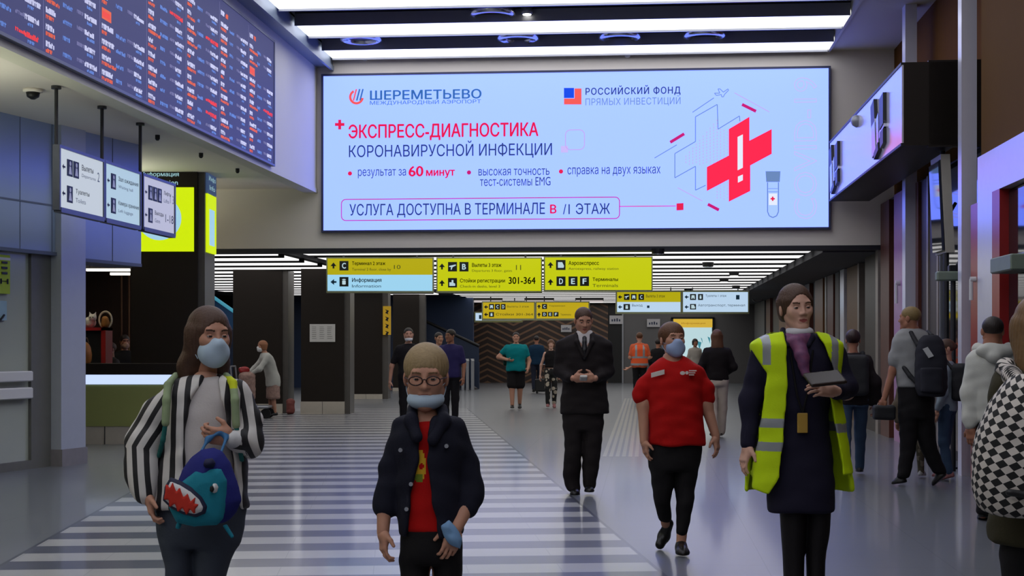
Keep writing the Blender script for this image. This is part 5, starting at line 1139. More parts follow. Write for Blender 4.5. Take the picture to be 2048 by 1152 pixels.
f.wear('t_shirt', [f.z([(712, 1326, 1368, .075), (722, 1312, 1384, .095), (736, 1298, 1404, .125), (760, 1292, 1407, .15), (800, 1295, 1404, .165), (850, 1297, 1407, .17), (890, 1297, 1413, .172)]),
   op(ell(P(1348, 708, -.05), (.062, .12, .055)), 's', .02), *f.ch([(1310, 750, .060), (1290, 776, .064), (1281, 790, .060)], .03), *f.ch([(1394, 750, .060), (1408, 778, .064), (1413, 796, .060)], .03)], red_c, .009, folds=.008)
ofs = P(1316, 749, -.155)-f.loc
R_ = rotz(0); MB().prism([(-.045, -.022), (.045, .002), (.045, .034), (-.045, .010)], lambda a, b, d: (ofs[0]+a, ofs[1]-d+.01+.25*abs(a), ofs[2]+b), .0, .012).build('name_badge', M('badge_white', (214, 206, 200), .5), f.root)
ofs2 = P(1375, 746, -.162)-f.loc; g = MB(); pf = lambda a, b, d: (ofs2[0]+a, ofs2[1]-d+.35*max(a, 0), ofs2[2]+b)
g.disc((-.035, .0), .018, pf, .012, 0, 12, .013).disc((-.005, .002), .012, pf, .012, 0, 10); 
for r in range(3): g.box(ofs2[0]+.012, ofs2[0]+.06-.008*r, ofs2[1]-.012, ofs2[1]+.02, ofs2[2]+.012-.014*r, ofs2[2]+.019-.014*r)
g.build('chest_emblem', M('badge_white'), f.root)
f.wear('shoe', [cone(P(1337, 1047, .16), P(1328, 1072, .20), .036, .040), cone(P(1328, 1072, .20), P(1320, 1089, .15), .040, .034)], black_shoe, .009)
shoes(f, [(P(1361, 1099, -.0), P(1367, 1112, -.26))], black_shoe, r=.045)
# ---------------- woman in the hi-vis vest
f = Fig('young woman in yellow high-visibility vest over navy uniform dress reading a phone', 1600, 7.0, 'pale', brow=(86, 58, 42), lips=(152, 78, 76)); P = f.p
f.body([f.z([(654, 1576, 1610, .045), (672, 1568, 1618, .055), (690, 1532, 1656, .08), (780, 1540, 1655, .10), (900, 1550, 1652, .10), (1000, 1548, 1658, .11)]),
        *f.ch([(1524, 706, .045), (1502, 800, .037), (1496, 892, .025, -.03)]), *f.ch([(1668, 706, .045), (1692, 782, .038, -.02), (1668, 782, .026, -.2)]),
        *f.ch([(1585, 1000, .05), (1586, 1110, .033), (1588, 1290, .028)]), *f.ch([(1636, 1000, .05), (1635, 1110, .033), (1631, 1290, .028)])])
f.head(P(1592, 616), yaw=.20, pitch=.02, roll=-.05, sc=.93, fem=True)
f.hand(P(1496, 890, -.03), (-.28, -.1, -1), (.3, -1, 0), True, curl=.45, sc=.9); f.hand(P(1670, 782, -.2), (-1, -.35, .12), (-.35, .3, .6), False, curl=.55, sc=.9)
f.done(); f.hair('parted', hair_br)
c_ = -.128
mk = f.local('face_mask', [ell((0, -.022, c_+.006), (.073, .084, .036)), half((0, 1, 0), .02), half((0, 0, 1), -.098, .006)], M('mask_grey', (190, 190, 194), .75), .004)
dress = cloth('navy_uniform', (30, 28, 46))
f.wear('dress', [f.z([(664, 1562, 1624, .065), (680, 1530, 1658, .09), (715, 1518, 1672, .118), (780, 1532, 1662, .122), (840, 1545, 1656, .118), (900, 1541, 1662, .122), (960, 1537, 1668, .13), (1023, 1534, 1670, .132)]),
   op(ell(P(1593, 668, -.09), (.045, .1, .05)), 's', .015), *f.ch([(1524, 706, .056), (1501, 800, .047), (1497, 886, .036, -.03)], .04), *f.ch([(1668, 706, .056), (1691, 776, .050, -.02), (1674, 782, .042, -.16)], .04)], dress, .008, folds=.006)
f.wear('tights', [f.zz([(990, 1558, 1612, .09), (1060, 1562, 1611, .075), (1120, 1566, 1608, .062), (1200, 1569, 1607, .06), (1290, 1578, 1599, .04)]), f.zz([(990, 1611, 1662, .09), (1060, 1612, 1659, .075), (1120, 1613, 1650, .062), (1200, 1615, 1648, .06), (1290, 1620, 1642, .04)])], cloth('black_tights', (22, 19, 22), .6))
hv, sv = cloth('hivis_yellow', (196, 226, 20), .7, bump=.08), M('reflective_tape', (150, 154, 158), .35, .2, noise=.05)
zr = lambda a: P(0, a)[2]
def vest_pred(c):
    z, x = c[:, 2], c[:, 0]; r = np.zeros(len(c), int)
    lo_ = x < P(1600, 0)[0]
    for a, b in ((834, 852), (880, 898)): r[lo_ & (z < zr(a)) & (z > zr(b))] = 1
    r[~lo_ & (z < zr(846)) & (z > zr(864))] = 1
    xa = P(1520, 0)[0]+(z-zr(670))*.0; r[lo_ & (z > zr(728)) & (np.abs(x-P(1526, 0)[0]) < .018)] = 1
    r[~lo_ & (z > zr(760)) & (np.abs(x-P(1661, 0)[0]-(z-zr(665))*.02) < .018)] = 1
    return r
vr = [(658, 1560, 1626, .075), (672, 1524, 1664, .11), (690, 1500, 1688, .14), (740, 1505, 1684, .150), (830, 1500, 1690, .150), (900, 1496, 1698, .156), (985, 1488, 1712, .160)]
vi = [(r[0]-(6 if i == 0 else 0), r[1]+9, r[2]-9, r[3]-.022) for i, r in enumerate(vr)]; vi[-1] = (1000,)+vi[-1][1:]; vi[0] = (640,)+vi[0][1:]
PX = lambda L: [tuple(P(a, b)[[0, 2]]) for a, b in L]
pl_ = [(1495, 690), (1512, 680), (1530, 671), (1562, 660), (1564, 770), (1556, 875), (1548, 948), (1528, 984), (1500, 974), (1500, 950), (1506, 905), (1516, 842), (1527, 745), (1513, 722)]
pr1 = [(1622, 655), (1640, 655), (1662, 663), (1684, 668), (1683, 705), (1678, 757), (1662, 758), (1654, 726), (1638, 690)]
pr2 = [(1650, 790), (1680, 808), (1691, 860), (1707, 930), (1702, 944), (1676, 946), (1672, 905), (1660, 850)]
vparts = []
for pg in (pl_, pr1, pr2):
    V, Fq = sdf([f.z(vr), op(f.z(vi), 's', .004), half((0, 1, 0), 7.02), clip_poly(PX(pg))], .006, .004); vparts.append((V, Fq))
V, Fq = sdf([f.z(vr), op(f.z(vi), 's', .004), half((0, -1, 0), -7.0)], .009, .004); vparts.append((V, Fq))
nn = 0; VV, FF = [], []
for V, Fq in vparts: VV.append(V); FF.append(Fq+nn); nn += len(V)
f.mesh('vest', np.concatenate(VV), np.concatenate(FF), [hv, sv], vest_pred)
scf = NT('purple_scarf'); scf.col(scf.mix(scf.noise(scf.pos(True), 38., 3), lin((58, 36, 84)), lin((150, 84, 120)))); scf.b.inputs['Roughness'].default_value = .6
f.wear('scarf', [*chain([(P(1568, 672, .02), .024), (P(1576, 680, -.07), .026), (P(1594, 686, -.105), .028), (P(1612, 678, -.07), .026), (P(1618, 670, .02), .024)]), *chain([(P(1596, 688, -.115), .026), (P(1604, 712, -.135), .028), (P(1610, 745, -.145), .022)])], scf.m, .006, folds=.006, fs=2.)
for sx, pts in ((0, [(1566, 660, -.01), (1566, 676, -.075), (1574, 690, -.105)]), (1, [(1620, 660, -.01), (1622, 676, -.075), (1616, 690, -.105)])): f.wear('collar', chain([(P(a, b, c), .014) for a, b, c in pts]), dress, .006)
lc = MB().tube([tuple(P(a, b, c)-f.loc) for a, b, c in ((1580, 700, -.115), (1594, 790, -.135), (1605, 826, -.135))], .005, 6).tube([tuple(P(a, b, c)-f.loc) for a, b, c in ((1626, 700, -.115), (1614, 790, -.135), (1605, 826, -.135))], .005, 6)
ld = lc.build('lanyard', black_c, f.root)
bc = P(1605, 846, -.14)-f.loc; MB().rbox(bc[0]-.024, bc[0]+.024, bc[1]-.004, bc[1]+.004, bc[2]-.046, bc[2]+.046, .003).build('badge', M('gold_badge', (178, 142, 62), .4), ld)
shoes(f, [(P(1589, 1298, .07), P(1584, 1302, -.15)), (P(1631, 1298, .07), P(1634, 1302, -.15))], black_shoe)
op_ = P(1650, 757, -.30); V, Fq = sdf([rbx(op_, (.085, .055, .009), rotx(.5)@rotz(.2), .006)], .006); o = link_mesh('tablet', V-op_, Fq, M('dark_tablet', (40, 28, 24), .35), None, None, True, op_); tag(o, 'small dark tablet held up by the woman in the yellow vest', 'tablet')
# ---------------- man in grey T-shirt with backpack, seen from behind
f = Fig('blond man in grey t-shirt and black trousers walking away with dark backpack', 1835, 15.3, 'tan', brow=(120, 96, 64)); P = f.p
f.body([f.z([(650, 1810, 1836, .06), (664, 1806, 1840, .065), (684, 1795, 1864, .10), (760, 1800, 1864, .11), (830, 1800, 1864, .12)]),
        *f.ch([(1798, 694, .052), (1786, 740, .043, .02), (1767, 802, .03, .0)]), *f.ch([(1868, 694, .052), (1872, 745, .043, .1), (1866, 790, .03, .22)]),
        *f.ch([(1818, 830, .06), (1816, 892, .045), (1806, 950, .04)]), *f.ch([(1848, 830, .06), (1853, 892, .045, .02), (1882, 945, .04, .05)])])
f.head(P(1819, 637), yaw=math.radians(-125), sc=1.03)
f.hand(P(1767, 800), (-.1, 0, -1), (-.7, .7, 0), False, curl=.9, sc=1.05)
f.done(); f.hair('crop', M('blond_crop', (128, 106, 64), .6, noise=.25, nscale=70))
f.wear('trousers', [f.zz([(765, 1796, 1868, .13), (810, 1797, 1868, .14), (838, 1798, 1866, .13)]), f.zz([(818, 1797, 1836, .115), (880, 1800, 1834, .085), (930, 1797, 1824, .075), (958, 1794, 1818, .07)]), f.zz([(818, 1830, 1868, .115), (880, 1836, 1872, .085, .02), (925, 1854, 1886, .075, .04), (948, 1868, 1896, .07, .05)])], black_c, folds=.008)
f.wear('t_shirt', [f.z([(657, 1803, 1842, .075), (668, 1792, 1858, .11), (684, 1786, 1868, .135), (720, 1789, 1869, .14), (775, 1795, 1867, .14)]), *f.ch([(1798, 690, .066), (1791, 715, .062, .01), (1788, 724, .058, .015)], .05), *f.ch([(1866, 690, .066), (1871, 722, .06, .06)], .05)], cloth('grey_jersey', (146, 146, 146)), .012, folds=.004)
shoes(f, [(P(1813, 965), P(1784, 969, .08)), (P(1893, 950, .02), P(1866, 972, .1))], black_shoe, r=.046)
ob = P(1862, 735, -.24); t = thing('backpack', 'dark backpack with white tag on the back of the grey t-shirt man', 'backpack', tuple(ob), 0)
bpk = cloth('charcoal_pack', (46, 46, 54)); zs = lambda R, sh: zst(f.rows(R, sh), n=2.8)
V, Fq = sdf([zs([(670, 1848, 1874, .05), (684, 1836, 1886, .09), (720, 1831, 1892, .115), (770, 1831, 1894, .12), (793, 1838, 1888, .10)], -.22)], .012, .006); link_mesh('bag_body', V-ob, Fq, bpk, None, t, True)
V, Fq = sdf([zs([(735, 1840, 1886, .05), (785, 1841, 1886, .055)], -.33)], .012, .004); link_mesh('pocket', V-ob, Fq, bpk, None, t, True)
for pts in ([(1812, 668, .06), (1822, 666, -.09), (1836, 690, -.2), (1842, 712, -.2)], [(1856, 664, .0), (1864, 672, -.12), (1870, 690, -.2)], [(1808, 735, -.1), (1820, 752, -.16), (1836, 768, -.2)]):
    V, Fq = sdf(chain([(P(a, b, c), .024) for a, b, c in pts], .01), .012); link_mesh('strap', V-ob, Fq, M('strap_black', (26, 26, 30), .7), None, t, True)
q = P(1855, 708, -.335)-ob; MB().prism([(-.05, .05), (.0, .07), (.06, -.02), (.01, -.04)], lambda a, b, d: (q[0]+a, q[1]-d, q[2]+b), 0, .012).build('tag', white_pl, t)
ob = P(1768, 825, -.02); V, Fq = sdf([rbx(ob, (.11, .07, .075), r=.03)], .012, .005); tag(link_mesh('holdall', V-ob, Fq, M('strap_black'), None, None, True, ob), 'small black holdall in the left hand of the grey t-shirt man', 'bag')
# ---------------- man in the white hoodie
f = Fig('man with dark cropped hair in off-white hoodie seen from behind at right', 1984, 12.3, 'tan'); P = f.p
f.body([f.z([(672, 1968, 2002, .055), (692, 1965, 2006, .065), (720, 1948, 2024, .10), (800, 1946, 2026, .11), (860, 1948, 2026, .12)]), *f.ch([(1948, 722, .05), (1936, 790, .042), (1941, 856, .03, -.04)]), *f.ch([(2024, 722, .05), (2032, 790, .042), (2030, 856, .03, -.04)]),
        *f.ch([(1966, 860, .065), (1967, 950, .05), (1966, 1028, .04)]), *f.ch([(2004, 860, .065), (2005, 950, .05), (2004, 1028, .04)])])
f.head(P(1985, 662), yaw=math.radians(172), sc=1.0, wide=1.08)
f.hand(P(1941, 855, -.04), (.05, 0, -1), (-.6, .6, 0), False, curl=.7, sc=1.05); f.hand(P(2030, 855, -.04), (0, 0, -1), (.6, .6, 0), True, curl=.7, sc=1.05)
f.done(); f.hair('crop', hair_dk)
f.wear('trousers', [f.zz([(820, 1946, 2026, .13), (870, 1946, 2026, .14), (900, 1948, 2024, .13)]), f.zz([(885, 1947, 1986, .11), (960, 1950, 1984, .085), (1030, 1954, 1980, .07)]), f.zz([(885, 1985, 2024, .11), (960, 1988, 2022, .085), (1030, 1990, 2018, .07)])], black_c, folds=.006)
hood = cloth('offwhite_fleece', (198, 198, 190), .9)
f.wear('hoodie', [f.z([(688, 1964, 2008, .08), (702, 1946, 2028, .12), (730, 1938, 2034, .145), (790, 1940, 2034, .15), (842, 1944, 2032, .155)]), *f.ch([(1950, 722, .07), (1938, 785, .066), (1939, 838, .052, -.03), (1940, 848, .044, -.04)], .05), *f.ch([(2022, 722, .07), (2033, 785, .066), (2031, 845, .048, -.04)], .05)], hood, .010, folds=.005)
f.wear('hood', [ell(P(1990, 703, -.10), (.155, .075, .075)), cone(P(1955, 697, .02), P(1990, 712, -.15), .05, .055), cone(P(2018, 697, .02), P(1990, 712, -.15), .05, .055), op(ell(P(1988, 688, -.05), (.075, .07, .06)), 's', .02)], hood, .010, folds=.006)
shoes(f, [(P(1966, 1034, -.04), P(1966, 1040, .2)), (P(2004, 1034, -.04), P(2004, 1040, .2))], black_shoe, r=.045)
# ---------------- person with the checkered backpack
f = Fig('long haired person in olive coat wearing a checkered backpack at right edge', 2085, 5.2, 'skin'); P = f.p
f.body([f.z([(690, 2060, 2096, .05), (715, 2056, 2100, .06), (745, 2025, 2140, .09), (900, 2020, 2150, .11), (1030, 2010, 2160, .12)]), *f.ch([(2022, 765, .05), (2004, 880, .042), (2014, 985, .03, -.04)]), *f.ch([(2146, 765, .05), (2160, 880, .042), (2152, 985, .03, -.04)]),
        *f.ch([(2045, 1060, .06), (2047, 1290, .05), (2050, 1480, .04)]), *f.ch([(2118, 1060, .06), (2116, 1290, .05), (2112, 1480, .04)])])
f.head(P(2076, 660), yaw=math.radians(178), sc=1.0, fem=True)
f.hand(P(2014, 982, -.04), (0, 0, -1), (-.5, .6, 0), False, curl=.7); f.hand(P(2152, 982, -.04), (0, 0, -1), (.5, .6, 0), True, curl=.7)
f.done(); f.hair('long', M('light_brown_hair', (112, 84, 52), .55, noise=.25, nscale=60, bump=.3), L=.24, w=.088)
f.wear('trousers', [f.zz([(1030, 2006, 2162, .13), (1090, 2004, 2164, .13), (1120, 2006, 2162, .12)]), f.zz([(1100, 2003, 2082, .10), (1290, 2014, 2080, .075), (1500, 2024, 2076, .055)]), f.zz([(1100, 2080, 2164, .10), (1290, 2086, 2150, .075), (1500, 2090, 2142, .055)])], black_c, folds=.006)
f.wear('coat', [f.z([(712, 2052, 2104, .075), (735, 2010, 2150, .11), (780, 1996, 2166, .13), (900, 2000, 2164, .135), (1020, 1984, 2176, .15), (1086, 1980, 2186, .155)]), *f.ch([(2022, 768, .065), (2002, 880, .058), (2012, 972, .046, -.04)], .05), *f.ch([(2146, 768, .065), (2162, 880, .058), (2154, 972, .046, -.04)], .05)], cloth('olive_coat', (58, 54, 38)), .010, folds=.008)
shoes(f, [(P(2052, 1540, -.05), P(2048, 1544, .2)), (P(2112, 1540, -.05), P(2114, 1544, .2))], black_shoe)
k = NT('checkered_canvas'); cb = k.n('ShaderNodeCombineXYZ'); k.put(cb.inputs[0], k.attr('cu')); k.put(cb.inputs[1], k.attr('cv')); ck = k.n('ShaderNodeTexChecker'); k.t.links.new(cb.outputs[0], ck.inputs[0]); ck.inputs['Scale'].default_value = 1.; ck.inputs['Color1'].default_value = lin((18, 17, 18)); ck.inputs['Color2'].default_value = lin((204, 196, 188)); k.col(ck.outputs[0]); k.b.inputs['Roughness'].default_value = .8
ob = P(2075, 1030, -.3); t = thing('backpack', 'black and white checkered backpack at the right edge', 'backpack', tuple(ob), 0)
cc = P(2075, 900, -.27)
def chk(V):
    a = np.arctan2(V[:, 0]-cc[0], -(V[:, 1]-cc[1]-.12)); z = V[:, 2]-cc[2]; u = a*.20; th = math.radians(33); s_ = 1/.0215
    return {'cu': (u*math.cos(th)+z*math.sin(th))*s_+50.01, 'cv': (-u*math.sin(th)+z*math.cos(th))*s_+50.01}
def chkpiece(nm, prims, vox, folds=0.):
    V, Fq = sdf(prims, vox, folds); o = link_mesh(nm, V-ob, Fq, k.m, None, t, True)
    for kk, vals in chk(V).items(): o.data.attributes.new(kk, 'FLOAT', 'POINT').data.foreach_set('value', vals.astype(np.float32))
    return o
chkpiece('bag_body', [zst(f.rows([(750, 2030, 2130, .06), (775, 2004, 2150, .10), (818, 1978, 2172, .125), (873, 1956, 2190, .14), (928, 1947, 2198, .145), (990, 1951, 2196, .14), (1020, 1964, 2184, .125), (1031, 1985, 2165, .10)], -.27), n=2.5)], .008, .005)
chkpiece('strap', chain([(P(2004, 742, .12), .026), (P(2012, 735, -.02), .028), (P(2024, 752, -.12), .028), (P(2040, 778, -.2), .028)]), .008); chkpiece('strap', chain([(P(2150, 742, .12), .026), (P(2142, 735, -.02), .028), (P(2132, 752, -.12), .028), (P(2116, 778, -.2), .028)]), .008)
V, Fq = sdf(chain([(P(2018, 985, -.42), .012), (P(2075, 992, -.43), .012), (P(2132, 985, -.42), .012)]), .006); link_mesh('zip', V-ob, Fq, M('zip_black', (24, 24, 26), .4), None, t, True)
# ------------------------------------------------------------------ the other people, from one jointed figure posed per person
def far(label, px, Y, h, yaw=0., tone='skin', build=1., stride=.0, wa=None, wb=None, ea=None, eb=None, lean=0., head_yaw=None, pitch=0., fem=False, hair='short', hm=None, L=.2,
        top=None, sleeve=1.9, flare=1., bottom=None, length=2., shoe=None, mask=False, hem=.50, skirt=False, shin=None):
    f = Fig(label, px, Y, tone); k = h/1.75; Rz = rotz(yaw); o = np.array([(px-1024)/F*Y, Y, 0.])
    def w(x, y, z): return o+Rz@np.array([x*k, (y-lean*max(z-.9, 0))*k, z*k])
    s = stride; b = build
    hip = {-1: w(-.09, 0, .92), 1: w(.09, 0, .92)}
    ank = {-1: w(-.085, -s/2, .085+max(-s, 0)*.08), 1: w(.085, s/2, .085+max(s, 0)*.16)}
    kne = {-1: w(-.09, -s*.30-.02, .49), 1: w(.09, s*.16-.03*(s > 0), .49)}
    sho = {-1: w(-.165*b**.4, 0, 1.40), 1: w(.165*b**.4, 0, 1.40)}
    elb = {-1: w(*(ea or (-.235*b**.3, .04, 1.11))), 1: w(*(eb or (.235*b**.3, .04, 1.11)))}
    wri = {-1: w(*(wa or (-.245*b**.3, -.04, .86))), 1: w(*(wb or (.245*b**.3, -.04, .86)))}
    r = k*b**.5
    torso = lambda e=0., lo=.86, fl=1.: zst([(w(0, 0, z)[2], w(0, 0, z)[0], w(0, 0, z)[1], (rx*b**.6+e)*k*(fl if z < 1.05 else 1), (ry*b+e)*k) for z, rx, ry in ((lo, .165, .115), (lo+(1.0-lo)*.6, .162, .118), (1.10, .148, .108), (1.25, .168, .115), (1.37, .178, .105), (1.44, .12, .075), (1.485, .06, .055))], yaw)
    neck = cone(w(0, 0, 1.42), w(0, -.005, 1.56), .053*k, .05*k)
    f.body([torso(), neck] + [q for sd in (-1, 1) for q in (*chain([(sho[sd], .05*r), (elb[sd], .040*r), (wri[sd], .028*r)]), *chain([(hip[sd], .085*r), (kne[sd], .055*r), (ank[sd], .036*r)]))])
    f.head(w(0, -.02, 1.632), yaw if head_yaw is None else head_yaw, pitch, sc=.98*k**.5, fem=fem)
    for sd in (-1, 1):
        d = unit(wri[sd]-elb[sd]); f.hand(wri[sd], d, Rz@np.array([-.3*sd, -1, .2]), sd == -1, curl=.8, sc=1.0*k)
    f.done()
    if hair: f.hair(hair, hm or hair_dk, L=L, w=.10)
    if mask: f.mask(M('mask_cloth') if mask is True else mask)
    if bottom:
        if skirt: P = [zst([(w(0, 0, z)[2], *w(0, 0, z)[:2], rx*k*b**.5, rx*.75*k) for z, rx in ((skirt, .20), (.8, .185), (1.0, .155))], yaw)]
        else:
            P = [torso(.012, .84)]; P[0] = zst([(w(0, 0, z)[2], *w(0, 0, z)[:2], rx*k*b**.6, ry*k*b) for z, rx, ry in ((.84, .165, .12), (.93, .178, .13), (1.03, .165, .118))], yaw)
            for sd in (-1, 1):
                a, m_, e = hip[sd], kne[sd], ank[sd]
                if length >= 2: P += chain([(a, .095*r), (m_, .068*r*flare), (e+(m_-e)*.02, .055*r*flare)])
                else: P += chain([(a, .10*r), (a+(m_-a)*length, .082*r*flare)])
        f.wear('skirt' if skirt else ('trousers' if length >= 2 else 'shorts'), P, bottom, folds=.006)
    if top:
        P = [torso(.022, hem+.36)]
        for sd in (-1, 1):
            a, m_, e = sho[sd], elb[sd], wri[sd]
            if sleeve <= 0: continue
            if sleeve <= 1: P += chain([(a, .062*r), (a+(m_-a)*sleeve, .056*r)], .05)
            else: P += chain([(a, .062*r), (m_, .054*r), (m_+(e-m_)*(sleeve-1), .042*r)], .05)
        f.wear('top', P, top, folds=.007)
    for sd in (-1, 1):
        a = ank[sd]; fw = Rz@np.array([0, -1, 0]); up = a[2]-.085*k
        tip = a+fw*.16*k-np.array([0, 0, .055*k+(.06 if up > .01 and sd == 1 and s > 0 else 0)*k]); heel = a-fw*.065*k-np.array([0, 0, .045*k])
        m_ = shoe or black_shoe; f.wear('shoe', shoe_prims(heel, tip, .043*k, k=.02), m_, max(.008, f.vox*.6))
    f.w = w; f.k = k; return f
def bag_on(label, f, c, h3, m, rr=.05, name='backpack', straps=True, sides=(-1, 1)):
    c_ = f.w(*c); R = f.hR/np.linalg.norm(f.hR[:, 0]); t = thing(name, label, 'backpack' if 'pack' in name else 'bag', tuple(c_), 0)
    Rz = rotz(f.yaw0) if hasattr(f, 'yaw0') else np.eye(3)
    V, Fq = sdf([rbx(c_, h3, Rz, rr)], max(.012, f.vox*.7), .004); link_mesh('bag_body', V-c_, Fq, m, None, t, True)
    if straps:
        for sd in sides:
            V, Fq = sdf(chain([(f.w(sd*.11, c[1]*.75, 1.36), .022), (f.w(sd*.11, .02, 1.475), .022), (f.w(sd*.115, -.11, 1.38), .022), (f.w(sd*.12, -.13, 1.2), .022)]), max(.012, f.vox*.6)); link_mesh('strap', V-c_, Fq, m, None, t, True)
    return t
r_ = math.radians
# dark man and man in the polo, left of the boy
f = far('man in black t-shirt with mask on chin standing left of the boy', 817, 25., 1.73, .15, top=cloth('black_tee', (26, 23, 26)), sleeve=.75, bottom=black_c, hair='crop', wa=(-.31, .02, .84), ea=(-.28, .03, 1.1)); f.mask(M('mask_white', (214, 214, 214), .7), chin=True)
f = far('dark haired man in purple blue polo shirt behind the boy', 901, 27., 1.72, -.25, 'tan', 1.15, top=cloth('purple_polo', (50, 44, 92)), sleeve=.8, bottom=cloth('dark_trousers', (28, 26, 30)), hair='short', head_yaw=-.7)
far('woman with pale headset leaning in beside the purple polo man', 877, 28.2, 1.68, .5, 'skin', .9, fem=True, top=cloth('plum_top', (60, 44, 62)), bottom=black_c, hair='tied', hm=hair_dk, head_yaw=.5)
# turquoise man, floral woman and the one in teal
f = far('heavy man in turquoise t-shirt and black shorts walking in the far hall', 1032, 33.7, 1.73, 0., 'skin', 1.5, .22, top=cloth('turquoise_jersey', (0, 122, 128)), sleeve=.55, bottom=black_c, length=.85, flare=1.15, hair='crop', ea=(-.40, .02, 1.18), wa=(-.17, -.16, 1.12), eb=(.30, .04, 1.1), wb=(.27, -.12, .92))
f.yaw0 = 0; bag_on('dark green backpack hung on the shoulder of the turquoise t-shirt man', f, (-.16, .20, 1.2), (.13, .09, .22), cloth('dark_green_pack', (20, 52, 44)), sides=(-1,))
k = NT('floral_cloth'); vo = k.n('ShaderNodeTexVoronoi'); k.put(vo.inputs['Vector'], k.pos(True)); vo.inputs['Scale'].default_value = 9.; k.col(k.mix(k.math('LESS_THAN', vo.outputs[0], .42), lin((20, 19, 20)), lin((190, 178, 160)))); k.b.inputs['Roughness'].default_value = .8; floral = k.m
f = far('woman in black crop top and floral trousers walking beside the suited man', 1102, 34.4, 1.56, 0., 'pale', .8, .15, fem=True, top=black_c, sleeve=0., hem=.72, bottom=floral, flare=1.15, hair='bob', hm=hair_au, shoe=M('pink_shoe', (150, 96, 96), .6), ea=(-.25, .02, 1.1), wa=(-.28, -.02, .82))
f = far('person in dark teal shirt walking away behind the floral trousers woman', 1073, 45., 1.72, math.pi, 'tan', 1.05, .3, top=cloth('dark_teal', (20, 48, 72)), bottom=cloth('dark_blue_jeans', (34, 38, 52)), hair='crop')
ob = W(1086, 774, 44.4); ob[2] = 0
t = thing('suitcase', 'dark suitcase on the floor beside the floral trousers woman', 'suitcase', (ob[0], ob[1], 0), 0)
MB().rbox(-.24, .24, -.12, .12, .06, .44, .03).build('shell', black_m, t)
for sx in (-.18, .18): MB().cyl((sx, -.1, .035), (sx, -.06, .035), .035).build('wheel', black_m, t)
MB().tube([(-.09, .08, .44), (-.09, .08, .86), (.09, .08, .86), (.09, .08, .44)], .012).build('handle', grey_metal, t)
# orange vest worker and neighbours
org = M('orange_vest', (236, 92, 40), .7, noise=.06)
f = far('worker in orange reflective vest standing with back turned near the red t-shirt woman', 1279, 38., 1.76, math.pi, 'skin', 1.1, 0, top=cloth('orange_tee', (206, 96, 62)), sleeve=.75, bottom=black_c, hair='short', hm=hair_au, wa=(.27, -.02, .85), wb=(-.22, -.2, 1.1))
def vp(c):
    z = c[:, 2]; r = np.zeros(len(c), int); r[(np.abs(z-.95) < .028) | (np.abs(z-1.13) < .02)] = 1; r[(z > 1.13) & (np.abs(np.abs(c[:, 0]-f.loc[0])-.10) < .022)] = 1; return r
f.wear('vest', [zst([(f.w(0, 0, z)[2], *f.w(0, 0, z)[:2], rx, ry) for z, rx, ry in ((.90, .225, .17), (1.1, .215, .165), (1.3, .225, .165), (1.42, .17, .12), (1.47, .10, .08))])], [org, M('reflective_tape')], .016, pred=vp)
ob = f.w(-.20, -.24, 1.18); t = thing('yellow_bag', 'small yellow object held beside the orange vest worker', 'bag', tuple(ob), 0); V, Fq = sdf([ell(ob, (.085, .06, .12))], .014); link_mesh('body', V-ob, Fq, M('amber_item', (214, 150, 50), .6), None, t, True)
far('person in black clothes partly hidden behind the red t-shirt woman head', 1316, 40., 1.60, 2.6, 'tan', 1., top=black_c, bottom=black_c, hair='short')
f = far('woman with long brown hair in black blouse and cream trousers walking away', 1434, 23.3, 1.68, math.pi, 'tan', 1.05, .35, fem=True, top=cloth('black_blouse', (24, 18, 18)), hem=.56, bottom=cloth('cream_trousers', (196, 180, 162)), flare=1.35, hair='long', hm=hair_au, L=.30, ea=(-.27, .03, 1.14), wa=(-.16, -.2, 1.02), eb=(.27, .03, 1.14), wb=(.16, -.2, 1.02), shoe=M('sandal_brown', (52, 36, 28), .5))
far('distant person in pale top standing before the lit poster', 1390, 44., 1.62, .2, 'tan', .9, top=cloth('pale_top', (168, 160, 150)), bottom=cloth('pale_skirt', (140, 136, 132)), hair='bob', hm=M('black_hair', (20, 18, 18), .5))
# right side: dark woman, child, denim girl
f = far('woman in dark jacket and blue jeans walking away behind the yellow vest woman', 1706, 16.3, 1.60, math.pi-.2, 'tan', 1., .75, fem=True, top=cloth('dark_jacket', (34, 28, 30)), bottom=cloth('blue_jeans', (58, 76, 100)), hair='short', hm=M('dark_red_hair', (44, 24, 24), .5), shoe=M('trainer_dark', (38, 38, 42), .5), eb=(-.26, .02, 1.15), wb=(-.30, -.05, .95))
f.yaw0 = math.pi-.2; bag_on('black backpack on the woman in dark jacket and jeans', f, (0, .22, 1.22), (.16, .09, .22), M('strap_black'))
k = NT('camouflage'); nz = k.noise(k.pos(True), 14., 2); k.col(k.mix(k.math('GREATER_THAN', nz, .52), lin((92, 86, 68)), lin((142, 132, 112)))); k.b.inputs['Roughness'].default_value = .85
far('child in camouflage trousers and white trainers behind the grey t-shirt man', 1822, 16.15, 1.22, math.pi-.6, 'skin', .9, .42, top=cloth('khaki_top', (116, 104, 88)), bottom=k.m, hair='short', hm=hair_br, shoe=M('white_trainer', (200, 200, 198), .5))
f = far('girl in pale denim jacket and jeans standing right of the grey t-shirt man', 1894, 15.95, 1.50, -2.2, 'skin', .85, .12, fem=True, top=cloth('pale_denim', (142, 154, 164)), sleeve=1.85, bottom=cloth('blue_jeans', (58, 76, 100)), hair='tied', hm=hair_br, shoe=M('pink_shoe'), head_yaw=-1.5)
f.yaw0 = -2.2; bag_on('dark backpack worn by the girl in pale denim jacket', f, (0, .19, 1.22), (.14, .08, .20), M('strap_black'))
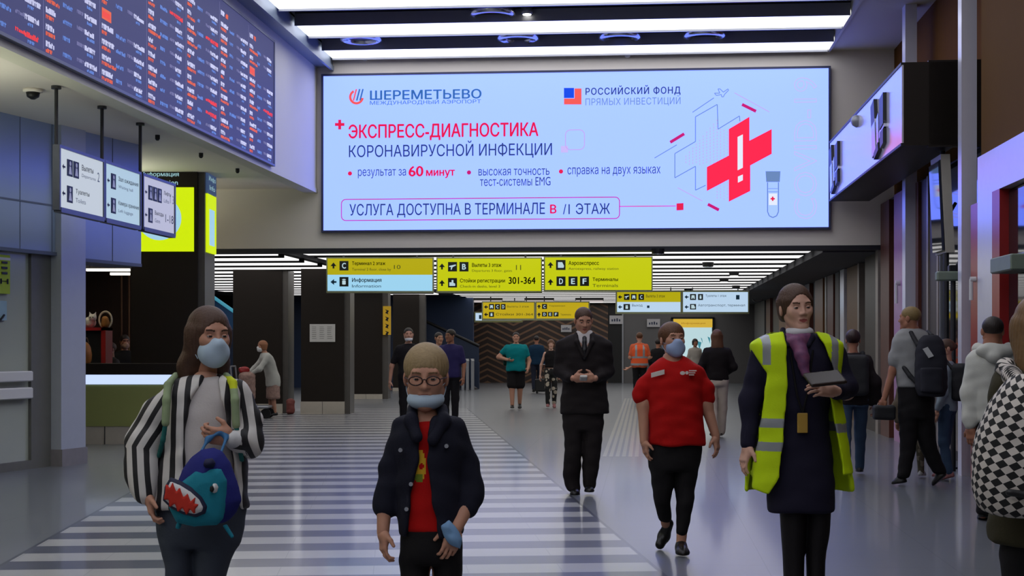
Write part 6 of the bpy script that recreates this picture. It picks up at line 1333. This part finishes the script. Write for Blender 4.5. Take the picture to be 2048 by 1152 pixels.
# woman leaning on a luggage trolley
yt = 29.6
f = far('elderly woman in pale grey cardigan and white mask bending over a luggage trolley', 546, yt+.2, 1.52, -1.15, 'skin', 1.2, .05, fem=True, lean=.32, top=cloth('pale_cardigan', (176, 176, 170)), hem=.34, bottom=M('pink_floral', (150, 122, 112), .8, noise=.5, nscale=26), skirt=.42, hair='bob', hm=M('ginger_hair', (140, 92, 62), .6, noise=.2), mask=M('mask_white'), ea=(-.24, -.3, 1.12), wa=(-.17, -.5, 1.02), eb=(.24, -.3, 1.12), wb=(.17, -.5, 1.02))
tx = (498-1024)/F*yt; t = thing('luggage_trolley', 'low luggage trolley with folded bags at the woman in grey cardigan', 'trolley', (tx, yt-.1, 0), 0)
MB().rbox(-.25, .45, -.28, .28, .2, .25, .02).build('platform', grey_metal, t)
for sx, sy in ((-.2, -.22), (.38, -.22), (-.2, .22), (.38, .22)): MB().cyl((sx, sy-.02, .1), (sx, sy+.02, .1), .1, .1, 16).build('wheel', black_m, t)
MB().tube([(-.22, -.26, .25), (-.3, -.26, 1.02), (-.3, .26, 1.02), (-.22, .26, .25)], .016).build('push_handle', grey_metal, t)
def loose(name, label, px, py, Y, h3, m, cat='bag'):
    c = W(px, py, Y); V, Fq = sdf([rbx(c, h3, rotz(.3), min(h3)*.7)], .016, .012); tag(link_mesh(name, V-c, Fq, m, None, None, True, c), label, cat)
loose('bag', 'pink patterned bag sitting high on the luggage trolley', 494, 774, yt-.1, (.16, .15, .30), M('pink_floral')); loose('handbag', 'small red handbag on top of the luggage trolley pile', 488, 740, yt-.1, (.10, .09, .06), M('red_frame')); loose('pouch', 'reddish pouch standing on the floor right of the luggage trolley', 581, 813, 31.0, (.08, .10, .16), M('dull_red', (120, 64, 58), .7))
# people behind the counter
far('clerk in black with light collar behind the service counter', 249, 24.5, 1.60, .5, 'tan', 1., top=black_c, bottom=black_c, hair='short', hm=hair_dk, mask=M('beige_mask', (170, 134, 118), .7))
far('seated looking person with white mask beside the red cabinet behind counter', 222, 24.0, 1.47, -.7, 'tan', .9, top=M('mottled_black', (44, 40, 38), .8, noise=.6, nscale=30), bottom=black_c, hair='short', hm=hair_br, mask=M('mask_white'))
